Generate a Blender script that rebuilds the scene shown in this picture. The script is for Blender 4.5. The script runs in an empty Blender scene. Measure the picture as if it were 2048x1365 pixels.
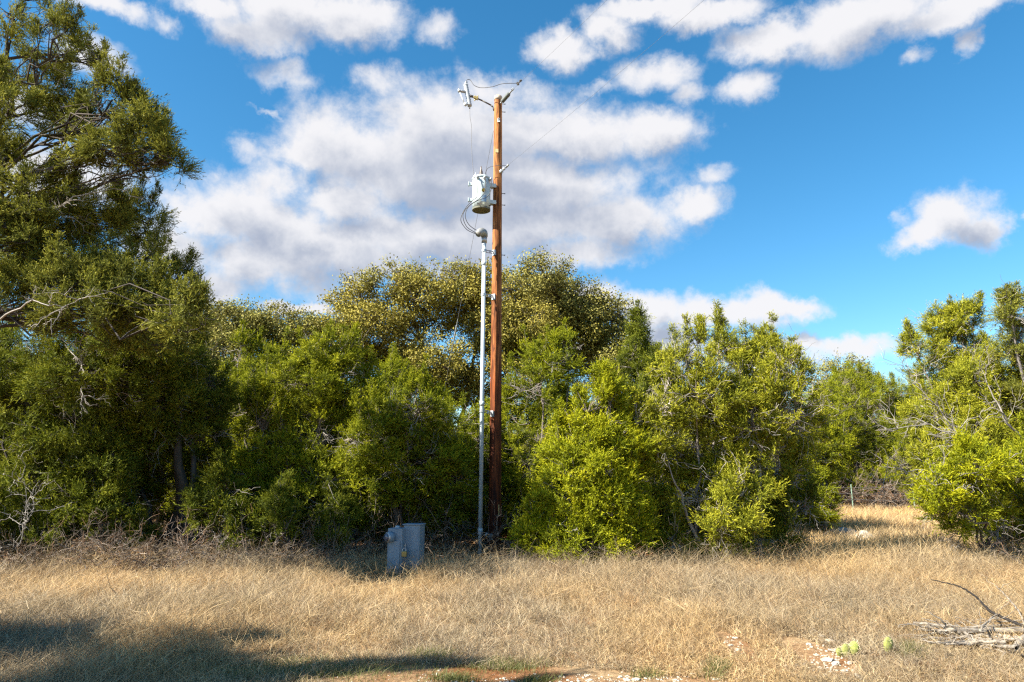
import bpy, bmesh, math, random
import numpy as np
from mathutils import Vector, Matrix
R = math.radians
random.seed(7)
rng = np.random.default_rng(7)
sc = bpy.context.scene
C = sc.collection

# ------------------------------------------------------------------ camera
PITCH = R(11.2); CAMZ = 1.6; F = 1365.0
cd = bpy.data.cameras.new('camera'); cam = bpy.data.objects.new('camera', cd); C.objects.link(cam)
cam.location = (0, 0, CAMZ); cam.rotation_euler = (R(90) + PITCH, 0, 0)
cd.lens = 24; cd.sensor_width = 36; cd.clip_end = 3000
sc.camera = cam
def P(px, py, Y):
    """world point seen at photo pixel (2048 wide) at distance Y in front of the camera"""
    a = (px - 1024) / F; b = (682.5 - py) / F
    dy = math.cos(PITCH) - b * math.sin(PITCH); dz = math.sin(PITCH) + b * math.cos(PITCH)
    t = Y / dy
    return np.array([a * t, Y, CAMZ + dz * t])
def PPM(py, Y):                       # pixels per metre there
    b = (682.5 - py) / F
    return F * (math.cos(PITCH) - b * math.sin(PITCH)) / Y

# ------------------------------------------------------------------ sun, sky, exposure
SUN_EL = R(40); SUN_AZ = R(-116)      # azimuth from +Y towards +X
SUN_V = Vector((math.sin(SUN_AZ) * math.cos(SUN_EL), math.cos(SUN_AZ) * math.cos(SUN_EL), math.sin(SUN_EL)))
sl = bpy.data.lights.new('sun', 'SUN'); so = bpy.data.objects.new('sun', sl); C.objects.link(so)
sl.energy = 4.7; sl.angle = R(0.5); sl.color = (1.0, .92, .77)
so.rotation_euler = SUN_V.to_track_quat('Z', 'Y').to_euler()
sc.view_settings.view_transform = 'Standard'; sc.view_settings.look = 'None'
sc.view_settings.exposure = 1.75; sc.view_settings.gamma = 1.0
SKY = 0.05
sc.cycles.use_denoising = False; sc.cycles.max_bounces = 5; sc.cycles.diffuse_bounces = 3; sc.cycles.transmission_bounces = 4; sc.cycles.pixel_filter_type = 'BLACKMAN_HARRIS'; sc.cycles.filter_width = 1.3
sc.cycles.sample_clamp_indirect = 4

def angles(px, py):
    d = P(px, py, 1.0) - np.array([0, 0, CAMZ]); d /= np.linalg.norm(d)
    return math.atan2(d[0], d[1]), math.asin(d[2])

CLOUDS = [(700,405,130,50,.05),(590,460,120,50,.05),(560,360,70,50,.35),(900,330,220,60,0),(1040,340,160,50,.1),  # px, py, rx, ry, thinness
 (590,15,190,62,0),(520,58,100,42,0),(700,42,120,50,0),(430,5,90,32,0),(340,40,50,30,.5),(210,5,110,26,.3),(860,60,60,45,.62),
 (575,148,78,34,.68),(760,165,55,38,.62),(540,222,38,9,.7),
 (700,290,140,78,0),(900,265,210,90,0),(1130,272,235,62,0),(1310,262,110,44,0),(850,365,240,80,0),(1050,380,260,80,0),
 (610,300,70,38,.1),(500,420,115,80,0),(480,520,130,80,0),(640,500,210,85,0),(850,480,220,66,0),(1050,450,200,66,0),
 (1250,440,120,52,0),(1375,408,80,38,0),(1000,195,110,42,.45),(400,440,110,45,.2),(1150,505,150,34,.3),(430,580,90,38,.1),(350,500,90,70,.1),
 (1430,350,62,27,.55),(510,300,50,36,.6),(790,540,150,30,.4),
 (1120,90,62,42,.1),(1215,52,62,45,.1),(1290,12,130,26,.1),(1560,68,125,44,0),(1720,42,190,58,0),(1900,20,190,42,.05),(1420,20,110,30,.25),(1940,85,32,36,.5),
 (1320,150,100,42,.45),(1385,190,50,32,.4),(1500,175,72,38,.4),(1840,120,42,22,.75),(1200,175,60,20,.7),
 (1900,432,82,54,0),(1865,462,80,32,.1),(1960,458,56,36,.15),(1800,440,30,24,.7),(2055,430,30,18,.5),
 (1180,590,62,34,0),(1300,622,88,34,0),(1440,626,160,34,0),(1570,616,80,22,.1),(1330,690,150,46,.25),(1690,692,120,28,0),(1590,692,60,20,.2),(1560,722,110,28,.35),
 (570,614,50,15,.1),(625,616,36,12,.2),(100,350,190,70,.45),(180,115,90,42,.6),(60,210,120,50,.5),
]

def ngroup_cloud():
    g = bpy.data.node_groups.new('cloud_cover', 'ShaderNodeTree')
    g.interface.new_socket('Vector', in_out='INPUT', socket_type='NodeSocketVector')
    g.interface.new_socket('Value', in_out='OUTPUT', socket_type='NodeSocketFloat')
    N = g.nodes; L = g.links
    gi = N.new('NodeGroupInput'); go = N.new('NodeGroupOutput')
    last = None
    for (px, py, rx, ry, th) in CLOUDS:
        a, e = angles(px, py); a2, _ = angles(px + rx, py); _, e2 = angles(px, py - ry)
        ra = abs(a2 - a) * 1.2; re = abs(e2 - e) * 1.2
        m = N.new('ShaderNodeVectorMath'); m.operation = 'MULTIPLY_ADD'
        L.new(gi.outputs[0], m.inputs[0]); m.inputs[1].default_value = (1 / ra, 1 / re, 0); m.inputs[2].default_value = (-a / ra, -e / re, th)
        l = N.new('ShaderNodeVectorMath'); l.operation = 'LENGTH'; L.new(m.outputs[0], l.inputs[0])
        if last is None: last = l.outputs['Value']
        else:
            s = N.new('ShaderNodeMath'); s.operation = 'SMOOTH_MIN'; s.inputs[2].default_value = .22
            L.new(last, s.inputs[0]); L.new(l.outputs['Value'], s.inputs[1]); last = s.outputs[0]
    s = N.new('ShaderNodeMath'); s.operation = 'SUBTRACT'; s.inputs[0].default_value = 1.0; L.new(last, s.inputs[1])
    L.new(s.outputs[0], go.inputs[0])
    return g

def world():
    w = bpy.data.worlds.new('World'); sc.world = w; w.use_nodes = True
    nt = w.node_tree; N = nt.nodes; L = nt.links; N.clear()
    out = N.new('ShaderNodeOutputWorld'); bg = N.new('ShaderNodeBackground'); bg.inputs[1].default_value = SKY
    L.new(bg.outputs[0], out.inputs[0])
    sky = N.new('ShaderNodeTexSky'); sky.sky_type = 'NISHITA'; sky.sun_disc = False
    sky.sun_elevation = SUN_EL; sky.sun_rotation = SUN_AZ % (2 * math.pi); sky.air_density = 1.0; sky.dust_density = .3; sky.ozone_density = 3.0
    hs = N.new('ShaderNodeHueSaturation'); hs.inputs['Saturation'].default_value = 1.30; hs.inputs['Hue'].default_value = .489; hs.inputs['Value'].default_value = 1.27
    L.new(sky.outputs[0], hs.inputs['Color'])
    def math_(op, a, b=None, c=None, clamp=False):
        n = N.new('ShaderNodeMath'); n.operation = op; n.use_clamp = clamp
        for i, v in enumerate((a, b, c)):
            if v is None: continue
            if isinstance(v, (int, float)): n.inputs[i].default_value = v
            else: L.new(v, n.inputs[i])
        return n.outputs[0]
    def vm(op, a, b=None):
        n = N.new('ShaderNodeVectorMath'); n.operation = op
        for i, v in enumerate((a, b)):
            if v is None: continue
            if isinstance(v, tuple): n.inputs[i].default_value = v
            elif isinstance(v, (int, float)): n.inputs[3].default_value = v
            else: L.new(v, n.inputs[i])
        return n.outputs[0]
    tc = N.new('ShaderNodeTexCoord'); D = tc.outputs['Generated']
    sx = N.new('ShaderNodeSeparateXYZ'); L.new(D, sx.inputs[0])
    az = math_('ARCTAN2', sx.outputs[0], sx.outputs[1]); el = math_('ARCSINE', sx.outputs[2])
    cx = N.new('ShaderNodeCombineXYZ'); L.new(az, cx.inputs[0]); L.new(el, cx.inputs[1])
    def noise(scale, detail, rough, vec=D, dist=0.0):
        n = N.new('ShaderNodeTexNoise'); n.inputs['Scale'].default_value = scale; n.inputs['Detail'].default_value = detail
        n.inputs['Roughness'].default_value = rough; n.inputs['Distortion'].default_value = dist
        L.new(vec, n.inputs['Vector']); return n
    w1 = noise(9, 4, .55); w2 = noise(40, 6, .65)
    o1 = vm('MULTIPLY', vm('SUBTRACT', w1.outputs['Color'], (.5, .5, .5)), (.075, .05, 0))
    o2 = vm('MULTIPLY', vm('SUBTRACT', w2.outputs['Color'], (.5, .5, .5)), (.04, .03, 0))
    pos = vm('ADD', vm('ADD', cx.outputs[0], o1), o2)
    grp = ngroup_cloud()
    def dens(v):
        n = N.new('ShaderNodeGroup'); n.node_tree = grp; L.new(v, n.inputs[0]); return n.outputs[0]
    fb = noise(13, 9, .62, D, .15).outputs['Fac']
    fbs = noise(13, 5, .6, vm('ADD', D, (-.02, 0, .022)), .15).outputs['Fac']
    d0 = dens(pos); d1 = dens(vm('ADD', pos, (-.018, .034, 0)))
    # clouds of the rest of the sky, outside the field of the photograph
    rest = noise(3.2, 7, .58, vm('MULTIPLY', D, (1, 1, 2.2))).outputs['Fac']
    side = math_('MULTIPLY', math_('SUBTRACT', math_('ABSOLUTE', az), .82), 5, clamp=True)
    up = math_('MULTIPLY', math_('SUBTRACT', el, .68), 5, clamp=True)
    far = math_('MAXIMUM', side, up)
    restd = math_('SUBTRACT', math_('MULTIPLY', math_('MULTIPLY_ADD', rest, 4.0, -2.45), far), math_('MULTIPLY', math_('SUBTRACT', 1.0, far), 2.0))
    fld = math_('MAXIMUM', math_('ADD', d0, math_('MULTIPLY_ADD', fb, 1.7, -.86)), restd)
    mr = N.new('ShaderNodeMapRange'); mr.interpolation_type = 'SMOOTHSTEP'; L.new(fld, mr.inputs[0])
    mr.inputs[1].default_value = -.18; mr.inputs[2].default_value = .58
    alpha = mr.outputs[0]
    thick = math_('MAXIMUM', math_('ADD', d1, math_('MULTIPLY_ADD', fbs, 1.35, -.70)), restd)
    m2 = N.new('ShaderNodeMapRange'); m2.interpolation_type = 'SMOOTHSTEP'; L.new(thick, m2.inputs[0])
    m2.inputs[1].default_value = .05; m2.inputs[2].default_value = 1.05; m2.inputs[3].default_value = 0; m2.inputs[4].default_value = 1
    cr = N.new('ShaderNodeValToRGB'); L.new(m2.outputs[0], cr.inputs[0])
    e = cr.color_ramp.elements; e[0].position = 0; e[0].color = (.92, .91, .93, 1); e[1].position = 1; e[1].color = (.42, .47, .59, 1)
    k = cr.color_ramp.elements.new(.45); k.color = (.69, .71, .775, 1)
    cs = vm('MULTIPLY', cr.outputs[0], (6.1, 6.1, 6.1))
    mx = N.new('ShaderNodeMixRGB'); L.new(math_('MULTIPLY', alpha, .97), mx.inputs[0]); L.new(hs.outputs[0], mx.inputs[1]); L.new(cs, mx.inputs[2])
    L.new(mx.outputs[0], bg.inputs[0])
    w.cycles.sampling_method = 'MANUAL'; w.cycles.sample_map_resolution = 512
world()

# ------------------------------------------------------------------ helpers
def tag(o, label=None, cat=None, group=None, kind=None):
    if label: o['label'] = label
    if cat: o['category'] = cat
    if group: o['group'] = group
    if kind: o['kind'] = kind
    return o
def empty(name, loc, label, cat, group=None):
    o = bpy.data.objects.new(name, None); C.objects.link(o); o.location = tuple(map(float, loc)); o.empty_display_size = .2
    return tag(o, label, cat, group)
def link(name, me, mats, parent=None, smooth=False):
    o = bpy.data.objects.new(name, me); C.objects.link(o)
    for m in (mats if isinstance(mats, (list, tuple)) else [mats]): me.materials.append(m)
    if smooth:
        me.polygons.foreach_set('use_smooth', np.ones(len(me.polygons), bool))
    if parent is not None:
        o.parent = parent
        o.matrix_parent_inverse = Matrix.Translation(-Vector(parent.location)) @ Matrix() if False else Matrix()
        o.location = -Vector(parent.location)    # parts are modelled in world coordinates
        if parent.type != 'EMPTY' and parent.parent is not None: o.location = (0, 0, 0)
    return o
def np_mesh(name, V, Q, col=None):
    V = np.asarray(V, np.float32).reshape(-1, 3); Q = np.asarray(Q, np.int32).reshape(-1, 4)
    me = bpy.data.meshes.new(name)
    me.vertices.add(len(V)); me.vertices.foreach_set('co', V.ravel())
    me.loops.add(Q.size); me.loops.foreach_set('vertex_index', Q.ravel())
    me.polygons.add(len(Q)); me.polygons.foreach_set('loop_start', np.arange(0, Q.size, 4, dtype=np.int32))
    me.update(calc_edges=True)
    if col is not None:
        a = me.attributes.new('leaf_tone', 'FLOAT_COLOR', 'FACE')
        c = np.ones((len(Q), 4), np.float32); c[:, :3] = col
        a.data.foreach_set('color', c.ravel())
    return me
def unit(v): return v / (np.linalg.norm(v, axis=-1, keepdims=True) + 1e-9)
def tubes(Pts, Rad, sides=4):
    """Pts (B,N,3), Rad (B,N) -> V, Q"""
    Pts = np.asarray(Pts, float); Rad = np.asarray(Rad, float)
    B, N, _ = Pts.shape
    T = np.empty_like(Pts); T[:, 1:-1] = Pts[:, 2:] - Pts[:, :-2]; T[:, 0] = Pts[:, 1] - Pts[:, 0]; T[:, -1] = Pts[:, -1] - Pts[:, -2]
    T = unit(T)
    m = np.abs(unit(Pts[:, -1] - Pts[:, 0])); ref = np.eye(3)[np.argmin(m, 1)][:, None, :]
    U = unit(np.cross(T, ref)); W = np.cross(T, U)
    a = np.arange(sides) * 2 * math.pi / sides
    ring = U[:, :, None, :] * np.cos(a)[None, None, :, None] + W[:, :, None, :] * np.sin(a)[None, None, :, None]
    V = Pts[:, :, None, :] + ring * Rad[:, :, None, None]
    idx = np.arange(B * N * sides).reshape(B, N, sides)
    i0 = idx[:, :-1]; i1 = idx[:, 1:]
    Q = np.stack([i0, np.roll(i0, -1, 2), np.roll(i1, -1, 2), i1], -1).reshape(-1, 4)
    return V.reshape(-1, 3), Q
class Acc:
    def __init__(s): s.V = []; s.Q = []; s.C = []; s.n = 0
    def add(s, V, Q, c=None):
        s.V.append(V); s.Q.append(Q + s.n); s.n += len(V)
        if c is not None: s.C.append(np.broadcast_to(c, (len(Q), 3)))
    def mesh(s, name):
        return np_mesh(name, np.concatenate(s.V), np.concatenate(s.Q), np.concatenate(s.C) if s.C else None)
def lerp(a, b, t): return a + (b - a) * t
def hash2(ix, iy, s):
    h = np.sin(ix * 127.1 + iy * 311.7 + s * 74.7) * 43758.5453
    return h - np.floor(h)
def vnoise(x, y, s=0):
    x = np.asarray(x, float); y = np.asarray(y, float)
    ix = np.floor(x); iy = np.floor(y); fx = x - ix; fy = y - iy; fx = fx * fx * (3 - 2 * fx); fy = fy * fy * (3 - 2 * fy)
    return lerp(lerp(hash2(ix, iy, s), hash2(ix + 1, iy, s), fx), lerp(hash2(ix, iy + 1, s), hash2(ix + 1, iy + 1, s), fx), fy)
def fbm(x, y, s=0, o=4):
    r = 0; a = .5; t = 0
    for i in range(o):
        r = r + a * vnoise(x * 2 ** i, y * 2 ** i, s + i * 3); t += a; a *= .5
    return r / t
def gz(x, y):
    return (fbm(np.asarray(x) * .35, np.asarray(y) * .35, 3, 3) - .5) * .22 + (fbm(np.asarray(x) * 1.7, np.asarray(y) * 1.7, 9, 2) - .5) * .06
def ground(px, py):
    d = P(px, py, 1.0) - np.array([0, 0, CAMZ]); t = -CAMZ / d[2]
    x, y = d[0] * t, d[1] * t
    return float(x), float(y), float(gz(x, y))

# ------------------------------------------------------------------ materials
def mat(name, col, rough=.8, metal=0.0, spec=.5):
    m = bpy.data.materials.new(name); m.use_nodes = True
    b = m.node_tree.nodes['Principled BSDF']
    b.inputs['Base Color'].default_value = (*col, 1); b.inputs['Roughness'].default_value = rough; b.inputs['Metallic'].default_value = metal
    b.inputs['Specular IOR Level'].default_value = spec
    return m
def noisy(name, c1, c2, scale=8, rough=.8, metal=0.0, stretch=(1, 1, 1), bump=.0, detail=6, spec=.4, lo=.35, hi=.65):
    m = mat(name, c1, rough, metal, spec); nt = m.node_tree; N = nt.nodes; L = nt.links; b = N['Principled BSDF']
    tc = N.new('ShaderNodeTexCoord'); mp = N.new('ShaderNodeMapping'); mp.inputs['Scale'].default_value = stretch
    L.new(tc.outputs['Object'], mp.inputs[0])
    n = N.new('ShaderNodeTexNoise'); n.inputs['Scale'].default_value = scale; n.inputs['Detail'].default_value = detail; n.inputs['Roughness'].default_value = .65
    L.new(mp.outputs[0], n.inputs['Vector'])
    r = N.new('ShaderNodeValToRGB'); r.color_ramp.elements[0].position = lo; r.color_ramp.elements[1].position = hi
    r.color_ramp.elements[0].color = (*c1, 1); r.color_ramp.elements[1].color = (*c2, 1)
    L.new(n.outputs['Fac'], r.inputs[0]); L.new(r.outputs[0], b.inputs['Base Color'])
    if bump:
        bp = N.new('ShaderNodeBump'); bp.inputs['Strength'].default_value = bump; bp.inputs['Distance'].default_value = .01
        L.new(n.outputs['Fac'], bp.inputs['Height']); L.new(bp.outputs[0], b.inputs['Normal'])
    return m
def leafmat(name, trans=.35, rough=.55, gloss=.06):
    m = bpy.data.materials.new(name); m.use_nodes = True; nt = m.node_tree; N = nt.nodes; L = nt.links; N.clear()
    out = N.new('ShaderNodeOutputMaterial'); at = N.new('ShaderNodeAttribute'); at.attribute_name = 'leaf_tone'
    d = N.new('ShaderNodeBsdfDiffuse'); t = N.new('ShaderNodeBsdfTranslucent'); g = N.new('ShaderNodeBsdfGlossy'); g.inputs['Roughness'].default_value = rough
    m1 = N.new('ShaderNodeMixShader'); m1.inputs[0].default_value = trans; m2 = N.new('ShaderNodeMixShader'); m2.inputs[0].default_value = gloss
    L.new(at.outputs['Color'], d.inputs[0]); L.new(at.outputs['Color'], t.inputs[0])
    L.new(d.outputs[0], m1.inputs[1]); L.new(t.outputs[0], m1.inputs[2]); L.new(m1.outputs[0], m2.inputs[1]); L.new(g.outputs[0], m2.inputs[2]); L.new(m2.outputs[0], out.inputs[0])
    return m
M_leaf = leafmat('juniper_foliage', .24, .6, .012)
M_oak = leafmat('oak_foliage', .18, .6, .018)
M_grass = leafmat('dry_grass_blades', .35, .6, .03)
M_twig = leafmat('twig_bark', .0, .6, .02)
M_galv = noisy('galvanized_steel', (.34, .36, .38), (.48, .50, .52), 30, .45, .6)
M_dark = noisy('dark_hardware', (.05, .05, .05), (.12, .11, .10), 40, .6, .3)
M_wire = mat('black_cable', (.03, .03, .035), .5)
M_alu = mat('aluminium_strand', (.16, .16, .17), .5, .2)
M_pvc = noisy('grey_conduit_plastic', (.38, .46, .52), (.50, .57, .62), 5, .5, 0, (1, 1, .3))
M_tank = noisy('pale_blue_grey_paint', (.44, .54, .57), (.54, .63, .65), 6, .35, 0, (1, 1, .4))
def stained(m, col, scale=(9, 9, 1.2), lo=.56, hi=.72, amt=.7):
    nt = m.node_tree; N = nt.nodes; L = nt.links; b = N['Principled BSDF']; src = b.inputs['Base Color'].links[0].from_socket
    tc = N.new('ShaderNodeTexCoord'); mp = N.new('ShaderNodeMapping'); mp.inputs['Scale'].default_value = scale; L.new(tc.outputs['Object'], mp.inputs[0])
    n = N.new('ShaderNodeTexNoise'); n.inputs['Scale'].default_value = 1.6; n.inputs['Detail'].default_value = 8; n.inputs['Roughness'].default_value = .7; L.new(mp.outputs[0], n.inputs['Vector'])
    r = N.new('ShaderNodeMapRange'); r.inputs[1].default_value = lo; r.inputs[2].default_value = hi; r.inputs[4].default_value = amt; L.new(n.outputs['Fac'], r.inputs[0])
    mx = N.new('ShaderNodeMixRGB'); L.new(r.outputs[0], mx.inputs[0]); L.new(src, mx.inputs[1]); mx.inputs[2].default_value = (*col, 1); L.new(mx.outputs[0], b.inputs['Base Color'])
stained(M_tank, (.25, .22, .17)); stained(M_pvc, (.24, .24, .22))
M_olive = noisy('weathered_tank_bottom', (.12, .125, .10), (.17, .175, .13), 14, .8)
M_porc = mat('grey_porcelain', (.40, .44, .47), .25)
M_brown = mat('brown_porcelain', (.16, .13, .11), .25)
M_poly = noisy('grey_polymer', (.09, .11, .11), (.15, .17, .17), 20, .6)
M_box = noisy('blue_grey_steel_paint', (.14, .20, .265), (.19, .255, .32), 4, .5)
stained(M_box, (.09, .09, .08), (12, 12, 3), .62, .78, .5)
M_glass = mat('meter_glass', (.06, .08, .12), .05, .0, .9)
M_brass = noisy('brass_lock', (.30, .22, .07), (.42, .33, .13), 40, .4, .5)
M_yel = noisy('yellow_plastic', (.45, .30, .04), (.55, .38, .08), 10, .6)
M_plate = mat('nameplate_metal', (.28, .38, .48), .35, .3)
M_post = noisy('green_post_paint', (.16, .26, .20), (.26, .36, .30), 14, .7)
M_rock = noisy('pale_limestone', (.42, .40, .37), (.66, .63, .58), 7, .9, bump=.6)
M_stone = noisy('white_limestone_chips', (.34, .28, .21), (.56, .51, .43), 9, .9, bump=.4)
M_log = noisy('weathered_grey_wood', (.07, .055, .045), (.34, .30, .25), 22, .9, 0, (.35, 1, 1), .8)
M_stick = noisy('dark_stick_bark', (.006, .005, .005), (.025, .02, .018), 20, .8)
M_cactus = noisy('cactus_skin', (.17, .21, .05), (.36, .37, .10), 26, .8)

def pole_wood():
    m = mat('treated_pole_wood', (.3, .1, .03), .75, 0, .25); nt = m.node_tree; N = nt.nodes; L = nt.links; b = N['Principled BSDF']
    tc = N.new('ShaderNodeTexCoord')
    def nz(scale, st, det=6, rough=.65):
        mp = N.new('ShaderNodeMapping'); mp.inputs['Scale'].default_value = st; L.new(tc.outputs['Object'], mp.inputs[0])
        n = N.new('ShaderNodeTexNoise'); n.inputs['Scale'].default_value = scale; n.inputs['Detail'].default_value = det; n.inputs['Roughness'].default_value = rough
        L.new(mp.outputs[0], n.inputs['Vector']); return n.outputs['Fac']
    grain = nz(30, (1, 1, .07), 8); blot = nz(1.6, (1, 1, .35), 4); knots = nz(9, (1, 1, .35), 3)
    s = N.new('ShaderNodeSeparateXYZ'); L.new(tc.outputs['Object'], s.inputs[0])
    h = N.new('ShaderNodeMath'); h.operation = 'MULTIPLY_ADD'; L.new(s.outputs[2], h.inputs[0]); h.inputs[1].default_value = .115; h.inputs[2].default_value = -.42
    h2 = N.new('ShaderNodeMath'); h2.operation = 'ADD'; L.new(h.outputs[0], h2.inputs[0]); L.new(blot, h2.inputs[1])
    r1 = N.new('ShaderNodeValToRGB'); e = r1.color_ramp.elements; e[0].position = .1; e[0].color = (.07, .015, .006, 1); e[1].position = 1.1 if False else 1.0; e[1].color = (.60, .27, .085, 1)
    k = e.new(.5); k.color = (.30, .085, .022, 1); L.new(h2.outputs[0], r1.inputs[0])
    r2 = N.new('ShaderNodeValToRGB'); r2.color_ramp.elements[0].position = .40; r2.color_ramp.elements[0].color = (.22, .17, .15, 1); r2.color_ramp.elements[1].position = .62; r2.color_ramp.elements[1].color = (1.15, 1.1, 1.05, 1)
    L.new(grain, r2.inputs[0])
    mu = N.new('ShaderNodeMixRGB'); mu.blend_type = 'MULTIPLY'; mu.inputs[0].default_value = .95; L.new(r1.outputs[0], mu.inputs[1]); L.new(r2.outputs[0], mu.inputs[2])
    r3 = N.new('ShaderNodeValToRGB'); r3.color_ramp.elements[0].position = .60; r3.color_ramp.elements[0].color = (0, 0, 0, 1); r3.color_ramp.elements[1].position = .68; r3.color_ramp.elements[1].color = (1, 1, 1, 1)
    L.new(knots, r3.inputs[0])
    st = nz(11, (1, 1, .05), 5, .6); r4 = N.new('ShaderNodeValToRGB'); r4.color_ramp.elements[0].position = .42; r4.color_ramp.elements[0].color = (.42, .38, .38, 1); r4.color_ramp.elements[1].position = .55; r4.color_ramp.elements[1].color = (1, 1, 1, 1)
    L.new(st, r4.inputs[0]); mu2 = N.new('ShaderNodeMixRGB'); mu2.blend_type = 'MULTIPLY'; mu2.inputs[0].default_value = .85; L.new(mu.outputs[0], mu2.inputs[1]); L.new(r4.outputs[0], mu2.inputs[2]); mu = mu2
    m3 = N.new('ShaderNodeMixRGB'); L.new(r3.outputs[0], m3.inputs[0]); L.new(mu.outputs[0], m3.inputs[1]); m3.inputs[2].default_value = (.10, .03, .012, 1)
    L.new(m3.outputs[0], b.inputs['Base Color'])
    bp = N.new('ShaderNodeBump'); bp.inputs['Strength'].default_value = .5; bp.inputs['Distance'].default_value = .01; L.new(grain, bp.inputs['Height']); L.new(bp.outputs[0], b.inputs['Normal'])
    return m
M_pole = pole_wood()

def ground_mat():
    m = mat('soil_and_litter', (.2, .12, .06), .95, 0, .1); nt = m.node_tree; N = nt.nodes; L = nt.links; b = N['Principled BSDF']
    tc = N.new('ShaderNodeTexCoord')
    def nz(scale, det=8, rough=.7):
        n = N.new('ShaderNodeTexNoise'); n.inputs['Scale'].default_value = scale; n.inputs['Detail'].default_value = det; n.inputs['Roughness'].default_value = rough
        L.new(tc.outputs['Object'], n.inputs['Vector']); return n.outputs['Fac']
    a = nz(.9); c = nz(22, 10, .75)
    r1 = N.new('ShaderNodeValToRGB'); e = r1.color_ramp.elements; e[0].position = .38; e[0].color = (.20, .095, .045, 1); e[1].position = .62; e[1].color = (.32, .24, .15, 1)
    L.new(a, r1.inputs[0])
    r2 = N.new('ShaderNodeValToRGB'); e = r2.color_ramp.elements; e[0].position = .35; e[0].color = (.45, .4, .35, 1); e[1].position = .66; e[1].color = (1.5, 1.4, 1.25, 1)
    L.new(c, r2.inputs[0])
    mu = N.new('ShaderNodeMixRGB'); mu.blend_type = 'MULTIPLY'; mu.inputs[0].default_value = 1; L.new(r1.outputs[0], mu.inputs[1]); L.new(r2.outputs[0], mu.inputs[2])
    L.new(mu.outputs[0], b.inputs['Base Color'])
    bp = N.new('ShaderNodeBump'); bp.inputs['Strength'].default_value = .8; bp.inputs['Distance'].default_value = .03; L.new(c, bp.inputs['Height']); L.new(bp.outputs[0], b.inputs['Normal'])
    return m

# ------------------------------------------------------------------ ground
def build_ground():
    ax = np.concatenate([-np.geomspace(900, 22, 14), np.arange(-21, 21.1, .25), np.geomspace(22, 900, 14)])
    ay = np.concatenate([-np.geomspace(400, 3, 10), np.arange(-2.5, 30, .25), np.geomspace(31, 1500, 18)])
    X, Y = np.meshgrid(ax, ay); Z = gz(X, Y)
    nx, ny = len(ax), len(ay); I = np.arange(nx * ny).reshape(ny, nx)
    Q = np.stack([I[:-1, :-1], I[:-1, 1:], I[1:, 1:], I[1:, :-1]], -1).reshape(-1, 4)
    o = link('ground', np_mesh('ground', np.stack([X, Y, Z], -1), Q), ground_mat(), smooth=True)
    tag(o, kind='structure')
build_ground()

# ------------------------------------------------------------------ foliage
def diamonds(base, d, L, W, face=None):
    """base (n,3), dir (n,3), L,W (n,) -> V,Q : one leaf-shaped face each"""
    n = len(base)
    r = rng.normal(size=(n, 3)) if face is None else face; w = unit(np.cross(d, r)) * W[:, None]
    tip = base + d * L[:, None]; mid = base + d * (L * .45)[:, None]
    V = np.stack([base, mid + w, tip, mid - w], 1).reshape(-1, 3)
    return V, np.arange(4 * n).reshape(-1, 4)

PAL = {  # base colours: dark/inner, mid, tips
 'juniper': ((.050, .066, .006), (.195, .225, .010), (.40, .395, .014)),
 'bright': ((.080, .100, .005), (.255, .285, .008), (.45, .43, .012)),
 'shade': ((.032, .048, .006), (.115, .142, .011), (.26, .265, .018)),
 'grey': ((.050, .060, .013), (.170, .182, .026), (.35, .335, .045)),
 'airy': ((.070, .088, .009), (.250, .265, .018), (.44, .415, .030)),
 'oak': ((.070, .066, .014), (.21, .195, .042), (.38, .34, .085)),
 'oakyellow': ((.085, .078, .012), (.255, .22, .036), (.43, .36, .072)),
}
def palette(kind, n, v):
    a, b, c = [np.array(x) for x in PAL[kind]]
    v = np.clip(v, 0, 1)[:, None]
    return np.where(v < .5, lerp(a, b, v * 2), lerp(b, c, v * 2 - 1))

def paths(a, b, n, wob, sag=0.0):
    """crooked paths (B,n,3) from a to b"""
    t = np.linspace(0, 1, n)[None, :, None]
    Pp = a[:, None, :] + (b - a)[:, None, :] * t
    L = np.linalg.norm(b - a, axis=1)[:, None, None]
    J = rng.normal(size=Pp.shape) * wob * L; J[:, 0] = 0; J[:, -1] *= .3
    Pp = Pp + J
    Pp[:, :, 2] += (sag * L * 4 * t * (1 - t))[:, :, 0]
    return Pp

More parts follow.
